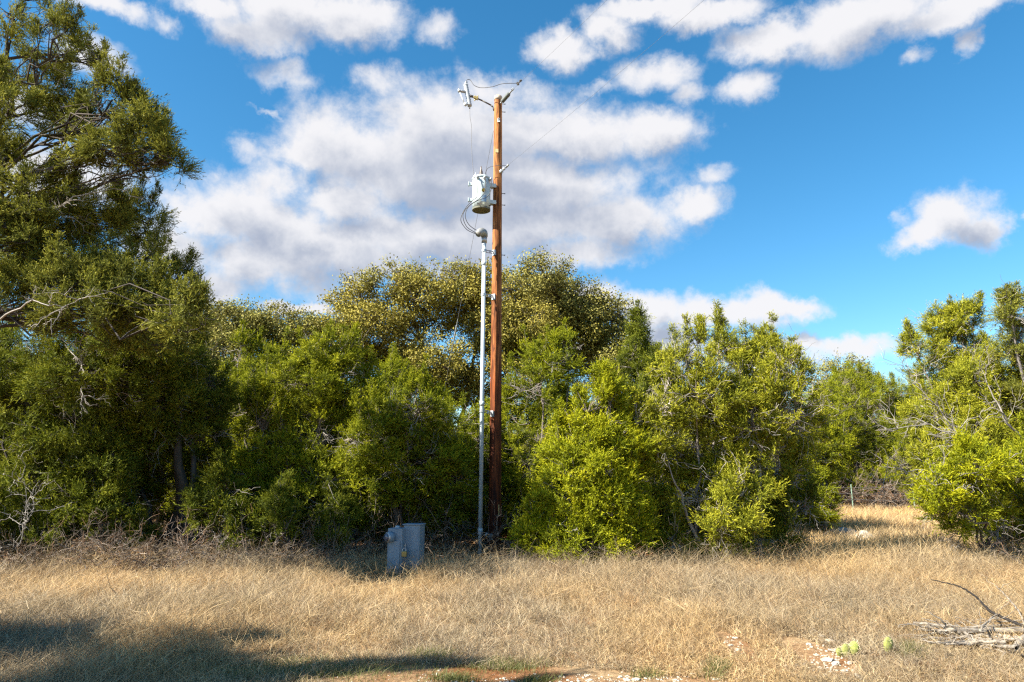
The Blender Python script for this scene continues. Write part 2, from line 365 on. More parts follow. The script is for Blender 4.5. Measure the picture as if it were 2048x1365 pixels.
def make_tree(spec):
    """lobes are ellipsoid masses of the crown; limbs lead to each, side branches to clumps of sprays"""
    kind = spec['kind']; Y = spec['Y']; pal = spec['pal']; lod = spec.get('lod', 1.0); dens = spec.get('dens', 1.0)
    bx = (spec['base'] - 1024) / F * (Y * math.cos(PITCH) - 1.6 * math.sin(PITCH)); base = np.array([bx, Y, float(gz(bx, Y)) - .05])
    root = empty(spec.get('name', 'juniper_tree' if kind == 'juniper' else 'oak_tree'), base, spec['label'], 'tree', spec.get('group'))
    trunk = Acc(); crown = Acc(); oak = kind == 'oak'
    bark = np.array(spec.get('bark', (.20, .17, .15))); dark = bark * .45
    lobes = []
    for lb in spec['lobes']:
        px, py, rx, ry = lb[:4]; dy = lb[4] if len(lb) > 4 and lb[4] is not None else (random.random() - .5) * spec.get('spread', 1.6)
        c = P(px, py, Y + dy); s = PPM(py, Y + dy); a, b_ = rx / s * spec.get('grow', 1), ry / s * spec.get('grow', 1)
        lobes.append((c, np.array([a, max(.5 * (a + b_) * .95, .3) * spec.get('deep', 1.0), b_]), lb[5] if len(lb) > 5 else pal))
    # stems
    nst = spec.get('stems', 3); tr = spec.get('trunk', .10)
    top = max(l[0][2] for l in lobes)
    stems = []
    for i in range(nst):
        l = lobes[i * len(lobes) // nst]
        tgt = l[0] + np.array([0, 0, l[1][2] * .6])
        mid = base + (tgt - base) * .4 + np.array([(random.random() - .5) * .5, (random.random() - .5) * .5, .1])
        p = np.array([base + rng.normal(size=3) * [.15, .15, 0], lerp(base, mid, .5) + rng.normal(size=3) * .08, mid, lerp(mid, tgt, .5) + rng.normal(size=3) * .12, tgt])
        t = np.linspace(0, 4, 13); pp = np.stack([np.interp(t, range(5), p[:, k]) for k in range(3)], -1)
        pp[1:-1] += rng.normal(size=(11, 3)) * .035
        stems.append(pp)
        r = np.linspace(1, .12, 13) ** 1.1 * tr * (1 if i == 0 else .7); r[0] *= 1.25
        V, Q = tubes(pp[None], r[None], 8); trunk.add(V, Q, np.tile(lerp(dark, bark, .35), (len(Q), 1)) * (0.75 + .5 * rng.random((len(Q), 1))))
    allst = np.concatenate(stems)
    nodes_all = []
    for (c, rad, pl) in lobes:
        # limb to the lobe from a stem point that is below it
        cand = allst[allst[:, 2] < c[2] - .1] if (allst[:, 2] < c[2] - .1).any() else allst[:3]
        dd = np.linalg.norm((cand - c) * [1, 1, .75], axis=1); s0 = cand[np.argmin(dd)]
        lp = paths(s0[None], c[None], 7, .05, .06)[0]
        mr = rad.mean()
        V, Q = tubes(lp[None], np.linspace(.022 + .014 * mr, .012, 7)[None] * spec.get('limb', 1.0), 6); trunk.add(V, Q, np.tile(lerp(dark, bark, .6), (len(Q), 1)) * (.7 + .6 * rng.random((len(Q), 1))))
        # side branches
        nb = int(8 + 8 * mr)
        dirs = unit(rng.normal(size=(nb, 3)) + [0, 0, .35]); f = (.45 + .45 * rng.random(nb))[:, None]
        ends = c + dirs * rad * f
        st = lp[rng.integers(2, 7, nb)]
        sb = paths(st, ends, 6, .06, .03)
        V, Q = tubes(sb, np.tile(np.linspace(.016, .005, 6), (nb, 1)) * spec.get('limb', 1.0) * (.7 + .6 * rng.random((nb, 1))), 4)
        trunk.add(V, Q, np.tile(bark, (len(Q), 1)) * (.6 + .7 * rng.random((len(Q), 1))))
        nodes = sb[:, 1:].reshape(-1, 3)
        # clumps
        area = 4 * math.pi * ((rad[0] * rad[1]) ** 1.6 + (rad[0] * rad[2]) ** 1.6 + (rad[1] * rad[2]) ** 1.6) ** (1 / 1.6) / 3 ** (1 / 1.6)
        cs = (.17 if not oak else .25) * (1 + .5 * (1 / lod - 1))
        K = max(22, int(area * dens * (30.0 if not oak else 62.0) * (.16 / cs) ** 2))
        q = unit(rng.normal(size=(K, 3))); rr = np.where(rng.random(K) < .75, .80 + .24 * rng.random(K), .35 + .5 * rng.random(K))[:, None]
        bump = 1 + (.04 * rng.normal(size=(K, 1)) if oak else 0) + (.30 if oak else .18) * np.sin(q[:, :1] * 5 + c[0] * 3) * np.cos(q[:, 2:] * 6 + c[2] * 2)
        off = q * rad * rr * bump
        if not oak:      # flame shaped masses: narrow above, full below
            uz = np.clip(q[:, 2:], 0, 1); off[:, :2] *= 1 - .45 * uz; off[:, 2:] *= 1 + .18 * uz
        cc = c + off; szk = np.ones(K)
        gap = fbm(cc[:, 0] * 1.6 + cc[:, 1], cc[:, 2] * 1.6 + cc[:, 1] * .7, int(abs(c[0]) * 7) % 50, 2)
        kp = gap > spec.get('gap', .38); cc = cc[kp]; q = q[kp]; szk = szk[kp]
        if not oak and spec.get('spikes', True):    # upright plumes standing out of the top
            ns = int(3 + 4 * mr); qa = unit(rng.normal(size=(ns, 3)) * [1, 1, .5] + [0, 0, .9]); b0 = c + qa * rad * [.75, .75, .95]
            hs = (.22 + .40 * rng.random(ns)) * min(1.3, .5 + mr); m_ = 7
            tt = np.linspace(0, 1, m_)[None, :, None]; sp = b0[:, None] + np.concatenate([qa[:, None, :2] * .25 * hs[:, None, None] * tt, hs[:, None, None] * tt], -1) + rng.normal(size=(ns, m_, 3)) * .03
            cc = np.concatenate([cc, sp.reshape(-1, 3)]); q = np.concatenate([q, np.tile([[0, 0, 1.]], (ns * m_, 1)) + rng.normal(size=(ns * m_, 3)) * .3])
            szk = np.concatenate([szk, np.tile(np.linspace(.95, .5, m_), ns)])
        low = cc[:, 2] > base[2] + .12; cc = cc[low]; q = unit(q[low]); szk = szk[low]; K = len(cc)
        if K == 0: continue
        dn = np.linalg.norm(cc[:, None] - nodes[None], axis=2) + np.maximum(nodes[None, :, 2] - cc[:, None, 2], 0) * .8
        at = nodes[np.argmin(dn, 1)]
        tw = paths(at, cc, 4, .07, -.02)
        V, Q = tubes(tw, np.tile(np.linspace(.006, .003, 4), (K, 1)) * (1 + .5 * (1 / lod - 1)), 3)
        trunk.add(V, Q, np.tile(bark, (len(Q), 1)) * (.55 + .8 * rng.random((len(Q), 1))))
        # sprays
        size = cs * (.65 + .75 * rng.random(K)) * szk; ctone = .50 + .15 * rng.normal(size=K)
        upb = spec.get('up', .9 if not oak else .35)
        ax = unit(q + [0, 0, upb] + rng.normal(size=(K, 3)) * .35)
        if not oak:
            S = 20; Lf = max(4, int(12 * lod))
            sd = unit(ax[:, None] + rng.normal(size=(K, S, 3)) * .62)
            slen = size[:, None] * (.75 + .6 * rng.random((K, S)))
            sb0 = cc[:, None] + rng.normal(size=(K, S, 3)) * (size * .22)[:, None, None]
            t = (np.arange(Lf) + .5) / Lf
            pos = sb0[:, :, None] + sd[:, :, None] * (slen[:, :, None] * t)[..., None]
            ld = unit(sd[:, :, None] + rng.normal(size=(K, S, Lf, 3)) * .45)
            ll = (slen[:, :, None] * (.34 - .12 * t)) * (.8 + .4 * rng.random((K, S, Lf)))
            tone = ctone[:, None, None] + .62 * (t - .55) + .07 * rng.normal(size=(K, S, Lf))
            face = (pos - (cc - ax * size[:, None] * .2)[:, None, None]) / (size[:, None, None, None]) + q[:, None, None] * .35 + rng.normal(size=pos.shape) * .35
            n = K * S * Lf
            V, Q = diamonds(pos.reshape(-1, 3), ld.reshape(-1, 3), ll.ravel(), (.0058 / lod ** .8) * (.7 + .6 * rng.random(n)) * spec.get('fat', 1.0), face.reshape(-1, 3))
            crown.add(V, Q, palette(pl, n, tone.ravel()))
        else:
            S = int(44 * lod) + 8
            dv_ = rng.normal(size=(K, S, 3)); pos = cc[:, None] + dv_ * (size * .52)[:, None, None] * [1, 1, .7]
            ld = unit(ax[:, None] * .5 + rng.normal(size=(K, S, 3)))
            n = K * S
            face = dv_ * .45 + q[:, None] * .45 + np.array([0, 0, .35]) + rng.normal(size=(K, S, 3)) * .45
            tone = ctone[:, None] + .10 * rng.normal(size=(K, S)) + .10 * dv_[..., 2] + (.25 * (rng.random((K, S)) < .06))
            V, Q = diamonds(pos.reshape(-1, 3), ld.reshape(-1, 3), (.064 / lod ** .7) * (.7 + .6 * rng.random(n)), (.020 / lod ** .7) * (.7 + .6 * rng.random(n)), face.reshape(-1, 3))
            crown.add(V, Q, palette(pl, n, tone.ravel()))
        nodes_all.append(nodes)
        # dead twigs: pale crooked forks inside and below
        nd = int(spec.get('dead', 5) * (.35 + .7 * mr))
        if nd:
            a = nodes[rng.integers(0, len(nodes), nd)]
            dv = unit(rng.normal(size=(nd, 3)) * [1, 1, .8] + (a - c) * .8 + [0, -.25, -.1]); ln = (.35 + .6 * rng.random(nd))[:, None] * min(1.4, .6 + mr * .6)
            dp = paths(a, a + dv * ln, 7, .07, -.05)
            br = np.tile(np.linspace(.0065, .0025, 7), (nd, 1)) * (.8 + .5 * rng.random((nd, 1)))
            pale = np.array((.30, .275, .25))
            V, Q = tubes(dp, br, 4); trunk.add(V, Q, np.tile(pale, (len(Q), 1)) * (.6 + .6 * rng.random((len(Q), 1))))
            for k in (2, 3, 4, 5):
                a2 = dp[:, k]; d2 = unit(dv + rng.normal(size=(nd, 3)) * .7); tw = paths(a2, a2 + d2 * ln * (.25 + .35 * rng.random((nd, 1))), 5, .08, -.03)
                V, Q = tubes(tw, np.tile(np.linspace(.005, .002, 5), (nd, 1)), 3); trunk.add(V, Q, np.tile(pale, (len(Q), 1)) * (.6 + .6 * rng.random((len(Q), 1))))
    # bare boughs traced one by one
    for bough in spec.get('boughs', []):
        pts = np.array([P(x, y, Y + dyy) for (x, y, dyy) in bough['pts']])
        t = np.linspace(0, len(pts) - 1, 14); pp = np.stack([np.interp(t, range(len(pts)), pts[:, k]) for k in range(3)], -1)
        pp[1:] += rng.normal(size=(13, 3)) * .02
        r0 = bough.get('r', .03); col = np.array(bough.get('col', (.30, .275, .25)))
        V, Q = tubes(pp[None], np.linspace(r0, r0 * .2, 14)[None], 7); trunk.add(V, Q, np.tile(col, (len(Q), 1)) * (.7 + .5 * rng.random((len(Q), 1))))
        nn = bough.get('n', 16); a = pp[rng.integers(3, 14, nn)]; g = unit(pp[-1] - pp[0])
        dv = unit(g + rng.normal(size=(nn, 3)) * [.7, .7, .6]); ln = (.3 + .9 * rng.random((nn, 1))) * bough.get('len', .8)
        dp = paths(a, a + dv * ln, 7, .05, -.04)
        V, Q = tubes(dp, np.tile(np.linspace(.008, .0025, 7), (nn, 1)), 4); trunk.add(V, Q, np.tile(col, (len(Q), 1)) * (.7 + .5 * rng.random((len(Q), 1))))
        for k in (2, 3, 4, 5):
            tw = paths(dp[:, k], dp[:, k] + unit(dv + rng.normal(size=(nn, 3)) * .6) * ln * .4, 5, .07, -.03)
            V, Q = tubes(tw, np.tile(np.linspace(.005, .002, 5), (nn, 1)), 3); trunk.add(V, Q, np.tile(col, (len(Q), 1)) * (.7 + .5 * rng.random((len(Q), 1))))
    link('trunk', trunk.mesh('trunk'), M_twig, root)
    link('crown', crown.mesh('crown'), M_oak if oak else M_leaf, root)
    return root
def copy_tree(root, loc, rz, s, label, group=None):
    r = root.copy(); C.objects.link(r); r.location = loc; r.rotation_euler = (0, 0, rz); r.scale = s
    r['label'] = label
    if group: r['group'] = group
    elif 'group' in r: del r['group']
    for ch in list(root.children):
        c = ch.copy(); C.objects.link(c); c.parent = r
    return r

#TREES
exec_trees = True
trees = {}
def T(key, **k): trees[key] = make_tree(k)
T('tall', kind='juniper', Y=10.2, base=-190, pal='grey', spread=2.2, deep=.85, stems=1, trunk=.09, dens=.95, gap=.43, fat=.9, dead=2, bark=(.07, .06, .052),
  label='tall airy juniper at the left edge, its boughs spread against the sky',
  lobes=[(30,40,75,55),(105,85,50,50),(55,165,80,50),(20,235,55,60),(168,125,38,26),(8,320,30,40),(220,200,45,40),(195,255,48,34),(268,225,40,34),
   (300,262,42,26),(235,300,60,24),(335,330,46,24),(285,352,60,26),(125,235,48,30),(170,335,60,22),(60,400,100,58),(180,425,88,50),(290,450,60,46),
   (110,520,130,64),(255,540,85,56),(345,590,55,52),(370,640,40,40),(300,650,80,60),(60,620,110,80),(180,640,90,70),(20,500,90,60,-.6),(150,590,90,60,-.6),(260,600,80,60,-.5),(90,440,80,50,.4),(230,480,70,50,.3)],
  boughs=[dict(pts=[(60,360,0),(120,300,-.2),(160,240,-.2),(200,200,-.1)], r=.022, n=5, len=.5, col=(.25,.2,.17)),
          dict(pts=[(40,390,-.3),(130,370,-.5),(230,350,-.5),(330,330,-.3)], r=.018, n=6, len=.5, col=(.26,.22,.19)),
          dict(pts=[(0,640,-.9),(60,600,-1.2),(110,612,-1.3),(150,600,-1.3)], r=.014, n=8, len=.5),
          dict(pts=[(20,430,-.6),(120,415,-.8),(170,385,-.8),(240,375,-.8)], r=.016, n=6, len=.5, col=(.3,.27,.24))])
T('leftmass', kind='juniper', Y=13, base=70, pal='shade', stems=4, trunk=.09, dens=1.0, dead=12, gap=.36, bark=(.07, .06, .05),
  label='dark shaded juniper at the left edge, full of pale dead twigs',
  lobes=[(60,740,140,90),(190,740,120,90),(30,860,100,90),(150,870,120,80),(270,690,100,70),(70,980,90,60,0),(170,1000,80,55,0),(40,1060,80,40,0),(200,940,70,60,0)],
  boughs=[dict(pts=[(130,690,-1.2),(160,720,-1.3),(170,760,-1.3),(160,790,-1.3)], r=.010, n=10, len=.4),
          dict(pts=[(20,1130,-.8),(40,1080,-1),(60,1030,-1),(50,960,-1)], r=.012, n=14, len=.6, col=(.3,.28,.26))])
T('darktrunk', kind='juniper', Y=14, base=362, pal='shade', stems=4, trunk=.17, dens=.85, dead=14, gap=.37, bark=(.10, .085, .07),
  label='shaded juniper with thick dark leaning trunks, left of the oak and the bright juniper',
  lobes=[(330,720,90,70),(290,800,110,70),(380,790,80,70),(400,870,70,60),(230,880,90,60),(340,660,60,50),(300,880,70,50),(420,950,45,45),(250,980,70,50,.4),(330,960,50,50,.8),(400,1030,50,40,.5)])
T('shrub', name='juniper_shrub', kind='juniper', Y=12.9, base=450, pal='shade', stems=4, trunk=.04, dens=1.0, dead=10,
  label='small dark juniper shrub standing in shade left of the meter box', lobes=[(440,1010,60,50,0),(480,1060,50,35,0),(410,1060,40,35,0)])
T('centreleft', kind='juniper', Y=14.6, base=590, pal='juniper', stems=5, trunk=.08, dens=1.0, dead=12, up=1.1, spread=1.4,
  label='bright green juniper with a pointed top, between the shaded trees and the meter box',
  lobes=[(655,715,60,40),(615,770,80,50),(545,805,48,38),(700,790,75,60),(540,880,80,60),(640,880,105,70),(735,880,70,70),(600,960,120,55,-.3),(720,970,90,55,-.3),(490,970,60,50,-.2),(700,720,40,30),(560,1040,80,40,0),(660,1050,80,40,0)])
T('behindbox', kind='juniper', Y=14.9, base=790, pal='juniper', stems=4, trunk=.08, dens=1.0, dead=14, up=1.0,
  label='broad green juniper standing right behind the grey meter box',
  lobes=[(835,825,75,48),(885,860,55,50),(780,850,60,50),(850,920,80,60),(905,950,45,60),(810,960,70,45),(860,1020,70,45,.6),(760,1030,60,40,.6)])
T('backdark', kind='juniper', Y=17, base=1080, pal='juniper', stems=4, trunk=.09, dens=.9, dead=8,
  label='olive juniper directly behind the right side of the utility pole',
  lobes=[(1075,770,70,60),(1040,850,60,70),(1110,840,60,60),(1050,930,70,60),(1130,720,40,45),(960,880,50,60),(1000,1000,60,40),(1090,1010,60,50),(960,960,50,50)])
T('oakleft', kind='oak', Y=21, base=520, pal='oak', stems=3, trunk=.16, dens=1.1, dead=1, bark=(.12, .10, .085), spread=2.5, gap=.34, grow=1.1, limb=1.2, lod=.8,
  label='dull olive oak with rounded crown rising behind the shaded junipers',
  lobes=[(470,655,80,42),(570,655,80,36),(420,720,70,60),(520,735,105,64),(612,700,55,45),(480,815,80,60),(395,650,45,35),(560,820,80,60)])
T('oakbig', kind='oak', Y=23, base=890, pal='oakyellow', stems=5, trunk=.20, dens=1.15, dead=1, bark=(.13, .105, .085), spread=3.4, gap=.395, grow=1.12, limb=1.5, lod=.8,
  label='large golden green oak with wide domed crown, tallest tree behind the utility pole',
  lobes=[(795,565,66,34,None,'oak'),(720,610,46,44),(700,655,62,24),(850,590,60,34),(905,562,52,36,None,'oak'),(960,575,38,40),(870,640,66,28),(1085,552,46,40,None,'oak'),(1040,595,62,44),
   (1110,600,38,46,None,'oak'),(1000,660,70,40),(1180,630,70,34,None,'oak'),(1215,675,44,38,None,'oak'),(1125,680,80,42),(900,720,85,40),(825,740,70,36),(1180,735,70,40),(960,775,70,40),(740,690,50,26),(1040,730,60,40),(770,640,60,34),(940,615,46,30),(1020,700,60,34),(770,705,66,34),(1150,600,46,34,None,'oak'),(1060,650,50,36),(900,770,60,36),(700,700,50,40,None,'oak'),(1240,730,40,40,None,'oak')])
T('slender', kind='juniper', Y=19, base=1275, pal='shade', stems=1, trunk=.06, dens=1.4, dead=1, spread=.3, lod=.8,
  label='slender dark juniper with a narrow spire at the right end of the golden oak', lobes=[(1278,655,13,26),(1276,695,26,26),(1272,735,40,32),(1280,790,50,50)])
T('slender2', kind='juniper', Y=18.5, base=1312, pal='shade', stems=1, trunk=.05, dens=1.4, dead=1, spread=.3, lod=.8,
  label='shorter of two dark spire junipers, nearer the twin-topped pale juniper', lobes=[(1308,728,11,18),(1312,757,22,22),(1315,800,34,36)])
T('brightbush', kind='juniper', Y=12.4, base=1190, pal='bright', stems=5, trunk=.05, dens=1.15, dead=5, up=1.3, gap=.27, spread=.6,
  label='vivid yellow green conical juniper bush just right of the utility pole',
  lobes=[(1216,795,28,42,0),(1195,850,56,60,0),(1182,925,80,76,0),(1240,900,56,66,.2),(1205,1000,92,70,0),(1128,985,58,62,-.1),(1120,900,34,40,.1),(1245,1050,60,56),(1160,1085,84,42,-.2),(1092,1078,48,32,-.1),(1062,1062,30,24,0)])
T('airy', kind='juniper', Y=13.1, base=1400, pal='airy', stems=6, trunk=.06, dens=.92, dead=18, gap=.38, up=1.2, bark=(.42, .37, .33),
  label='open juniper with pale stems and thin pointed leaders, right of the vivid bush',
  lobes=[(1446,690,13,36),(1402,715,40,38),(1352,745,38,40),(1330,815,56,52),(1420,795,78,56),(1300,880,50,56),(1385,885,76,62),(1460,880,66,56),(1320,960,60,56),(1405,990,76,56),(1300,1045,52,50),(1385,1070,80,40),(1460,1030,60,50),(1340,1095,56,30,-.2),(1440,1105,56,26,-.2)])
T('airy2', kind='juniper', Y=13.4, base=1500, pal='airy', stems=6, trunk=.07, dens=.8, dead=20, gap=.38, up=1.1, bark=(.40, .35, .31),
  label='wide rounded juniper with pale inner branches, left of the grass gap to the fence',
  lobes=[(1535,700,26,26),(1510,745,52,44),(1580,750,44,40),(1560,825,78,56),(1505,850,60,60),(1610,860,46,50),(1560,930,66,50),(1480,980,66,56),(1590,965,30,30),(1520,1050,56,30),(1480,740,30,30),(1450,1085,50,26),(1510,1100,46,24,-.2)],
  )
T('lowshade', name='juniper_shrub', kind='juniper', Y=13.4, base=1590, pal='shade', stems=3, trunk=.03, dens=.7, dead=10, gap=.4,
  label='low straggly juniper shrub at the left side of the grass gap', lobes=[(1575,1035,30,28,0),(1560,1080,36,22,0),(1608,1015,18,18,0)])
T('hedge', kind='juniper', Y=36, base=1690, pal='juniper', stems=4, trunk=.12, dens=.62, dead=5, lod=.6, spread=2.5,
  label='dense round juniper behind the grass gap, left of the leaning dead branches',
  lobes=[(1685,795,60,40),(1640,850,56,56),(1725,850,66,56),(1670,920,60,45),(1750,905,46,40),(1640,940,50,40),(1690,970,60,26),(1750,950,40,24)])
T('fence_hedge', kind='juniper', Y=43, base=1790, pal='juniper', stems=4, trunk=.12, dens=.55, dead=2, lod=.5, spread=3, limb=2,
  label='far juniper beyond the wire fence, directly behind the two green posts',
  lobes=[(1800,795,66,36),(1850,830,60,50),(1760,850,70,56),(1830,890,80,50),(1750,920,70,34)])
T('faroak', kind='oak', Y=41, base=1690, pal='oak', stems=3, trunk=.15, dens=.7, dead=0, lod=.55, spread=2, limb=2, gap=.38, bark=(.2, .17, .15),
  label='pale grey green oak top showing far behind the hedge right of the rounded juniper', lobes=[(1690,738,46,26),(1660,760,40,26),(1720,765,40,30),(1690,800,70,40)])
T('right', kind='juniper', Y=16.5, base=1965, pal='airy', stems=5, trunk=.09, dens=1.1, dead=8, gap=.34, bark=(.36, .32, .29),
  label='tall juniper near the right edge with a fan of pale dead boughs leaning left',
  lobes=[(1825,695,18,20),(1885,650,32,28),(1935,640,32,28),(1915,700,60,40),(1885,745,56,34),(1960,780,80,55),(1905,815,80,46),(1985,860,66,56),(1910,885,60,40),(2000,950,60,50),(1930,935,60,46),(1865,905,36,34),(1960,870,60,50),(2040,880,50,60)],
  boughs=[dict(pts=[(2000,980,-1.6),(1940,900,-2),(1880,820,-2),(1815,755,-2)], r=.022, n=22, len=.9),
          dict(pts=[(2010,960,-1.8),(1940,930,-2.1),(1860,935,-2.2),(1770,960,-2.2)], r=.02, n=22, len=.8),
          dict(pts=[(1990,950,-1.8),(1920,870,-2.0),(1850,850,-2.1),(1750,860,-2)], r=.02, n=20, len=.8),
          dict(pts=[(2040,940,-2),(1980,1000,-2.4),(1930,1060,-2.7),(1900,1100,-2.8)], r=.03, n=20, len=.7),
          dict(pts=[(2048,960,-2),(2010,1030,-2.5),(1990,1080,-2.8),(1980,1110,-2.9)], r=.03, n=18, len=.7),
          dict(pts=[(2060,900,-1.4),(2010,840,-1.6),(1990,800,-1.6),(1960,740,-1.6)], r=.03, n=12, len=.7)])
T('rightedge', kind='juniper', Y=15.4, base=2120, pal='grey', stems=4, trunk=.11, dens=.9, dead=10, gap=.36, bark=(.3, .27, .25),
  label='tall grey green juniper cut off at the right edge',
  lobes=[(2018,628,30,24),(2060,625,44,30),(2040,690,44,40),(2080,770,60,56),(2030,840,46,46),(2075,900,60,60),(2140,700,60,80),(2150,860,70,100)])
T('rightbush', name='juniper_shrub', kind='juniper', Y=13.7, base=1980, pal='bright', stems=5, trunk=.04, dens=1.0, dead=10, gap=.33, up=1.0,
  label='low vivid green juniper bush beneath the pale dead boughs at right',
  lobes=[(1880,990,44,38),(1925,1020,60,45,None,'juniper'),(2010,990,66,50,None,'juniper'),(2065,950,50,60,None,'juniper'),(1960,935,56,36),(2010,1050,60,30),(2080,1040,50,40,None,'juniper')])

# trees farther back: each stands by itself, copied from those above
def back(key, px, Y, rz, s, label, group='background trees'):
    x = (px - 1024) / F * Y; z = float(gz(x, Y))
    copy_tree(trees[key], (x, Y, z), rz, (s, s, s), label, group)
BACK = [('hedge', 1800, 41, 2.2, 1.1), ('hedge', 1660, 40, 4.4, 1.1), ('centreleft', -200, 17, 1, 1.1), ('airy2', 40, 18.5, 2, 1.15), ('centreleft', 250, 19, 3, 1.0), ('brightbush', 430, 19, 4, 1.0), ('centreleft', 700, 20, 4.2, .8),
 ('airy2', 820, 19, 1.3, .75), ('brightbush', 960, 20, 1, .75), ('airy2', 1130, 22, 4, .85), ('airy', 1230, 19, 2.5, .8), ('airy2', 1400, 19, .7, .9), ('centreleft', 1520, 21, 2, .95),
 ('hedge', 1600, 37, 1.6, 0.62), ('hedge', 1880, 30, 2.6, 0.68), ('centreleft', 1990, 24, 5, 1.1), ('airy2', 2120, 21, 3, 1.0), ('hedge', 1690, 36, 3, 0.74), ('hedge', 1880, 40, .4, 0.81), ('hedge', 1770, 47, 5, 0.93),
 ('hedge', 1500, 34, 4, 0.81), ('hedge', 1250, 32, 2, 0.68), ('hedge', 1050, 34, 1, 0.68), ('hedge', 860, 32, 3.3, 0.68), ('hedge', 640, 31, .2, 0.74), ('hedge', 450, 30, 1.9, 0.81), ('hedge', 250, 29, 5.5, 0.81), ('hedge', 50, 28, 4.4, 0.81), ('hedge', -150, 30, 3, 0.87), ('hedge', 2150, 34, 3.7, 0.87)]
for k, px, Y, rz, s in BACK:
    back(k, px, Y, rz, s, 'juniper tree half hidden in the thicket behind the front row')
_f = random.Random(5)
for i in range(34):
    px = -150 + i * 54 + _f.uniform(-15, 15); Y = _f.uniform(16.5, 21)
    if 1640 < px < 1850: continue
    back(_f.choice(['shrub', 'backdark', 'behindbox', 'brightbush']), px, Y, _f.uniform(0, 6), _f.uniform(.7, 1.0), 'low juniper growing in the shade of the thicket behind the front row', 'low junipers of the thicket')
for px, Y, k_, sc_ in ((20, 12.3, 'shrub', .7), (150, 12.7, 'shrub', .75), (270, 12.9, 'shrub', .8), (560, 12.9, 'shrub', .8), (680, 13.4, 'shrub', .8), (900, 15.2, 'shrub', 1.0)):
    back(k_, px, Y, px * .7, sc_, 'small dark juniper shrub at the foot of the shaded tree row', 'small shrubs at the foot of the trees')
# trees standing left of the view; their shade reaches the foreground
copy_tree(trees['airy2'], (-8.6, 4.6, 0), 2.0, (.95, .95, 1.0), 'juniper left of the view shading the near grass')
copy_tree(trees['airy2'], (-7.9, 3.7, 0), 1.0, (.75, .75, 1.15), 'second juniper left of the view beside the shaded grass')
copy_tree(trees['airy'], (-7.1, 3.2, 0), 4.0, (.6, .6, 1.4), 'tallest juniper left of the view beside the shaded grass')
#ENDTREES

# ------------------------------------------------------------------ hard things
def bm_obj(name, bm, m, parent=None, smooth=False, bevel=0):
    me = bpy.data.meshes.new(name); bm.normal_update(); bm.to_mesh(me); bm.free()
    o = link(name, me, m, parent, smooth)
    if bevel:
        b = o.modifiers.new('bevel', 'BEVEL'); b.width = bevel; b.segments = 2; b.limit_method = 'ANGLE'
    return o
def frame(d):
    d = Vector(d).normalized(); r = Vector((0, 0, 1)) if abs(d.z) < .9 else Vector((1, 0, 0))
    u = d.cross(r).normalized(); return d, u, d.cross(u)
def lathe(bm, a, b, prof, seg=20, capped=True):
    """prof: list of (t along a->b in metres, radius)"""
    a = Vector(map(float, a)); b = Vector(map(float, b)); d, u, w = frame(b - a); rings = []
    for t, r in prof:
        rings.append([bm.verts.new(a + d * t + (u * math.cos(2 * math.pi * i / seg) + w * math.sin(2 * math.pi * i / seg)) * r) for i in range(seg)])
    for r0, r1 in zip(rings, rings[1:]):
        for i in range(seg): bm.faces.new((r0[i], r0[(i + 1) % seg], r1[(i + 1) % seg], r1[i]))
    if capped: bm.faces.new(rings[0][::-1]); bm.faces.new(rings[-1])
def rod(bm, a, b, r, seg=10): 
    L = (Vector(map(float, b)) - Vector(map(float, a))).length; lathe(bm, a, b, [(0, r), (L, r)], seg)
def box(bm, c, size, rz=0, ry=0):
    M = Matrix.Translation(Vector(map(float, c))) @ Matrix.Rotation(rz, 4, 'Z') @ Matrix.Rotation(ry, 4, 'Y') @ Matrix.Diagonal((*size, 1))
    bmesh.ops.create_cube(bm, size=1, matrix=M)
def smooth_path(pts, n=24):
    p = np.array(pts, float); q = np.vstack([2 * p[0] - p[1], p, 2 * p[-1] - p[-2]]); out = []
    for i in range(len(p) - 1):
        for t in np.linspace(0, 1, max(3, n // (len(p) - 1)), endpoint=False):
            a, b, c, d = q[i:i + 4]; out.append(.5 * (2 * b + (c - a) * t + (2 * a - 5 * b + 4 * c - d) * t * t + (3 * b - a - 3 * c + d) * t ** 3))
    out.append(p[-1]); return np.array(out)
def cable(name, pts, r, m, parent=None, label=None, cat=None, group=None, n=28):
    pp = smooth_path(pts, n); V, Q = tubes(pp[None], np.full((1, len(pp)), r), 6)
    if parent is None: V = V
    o = link(name, np_mesh(name, V, Q), m, parent, smooth=True)
    if label: tag(o, label, cat, group)
    return o
YP = 14.8
pb = P(989, 1108, YP); pt = P(996.5, 194, YP); pb[2] = -.1
root = empty('utility_pole', (pb[0], YP, 0), 'tall reddish brown wooden utility pole standing in front of the trees', 'utility pole')
pl = float(np.linalg.norm(pt - pb))
bm = bmesh.new(); lathe(bm, pb, pt, [(pl * t, lerp(.138, .092, t) * (1 + .012 * math.sin(t * 37))) for t in np.linspace(0, .985, 40)] + [(pl * .996, .086), (pl, .075)], 32)
bm_obj('shaft', bm, M_pole, root, True)
bm = bmesh.new(); lathe(bm, pt - np.array([0, 0, .10]), pt + np.array([0, 0, .02]), [(0, .0965), (.08, .094), (.105, .085), (.12, .04), (.125, .01)], 28)
bm_obj('pole_cap', bm, noisy('bleached_pole_top', (.62, .57, .50), (.38, .24, .14), 14, .9), root, True)
def onpole(py): 
    t = (1108 - py) / (1108 - 194); p = pb + (pt - pb) * ((P(990, py, YP)[2] - pb[2]) / (pt[2] - pb[2])); return p, lerp(.138, .092, t)
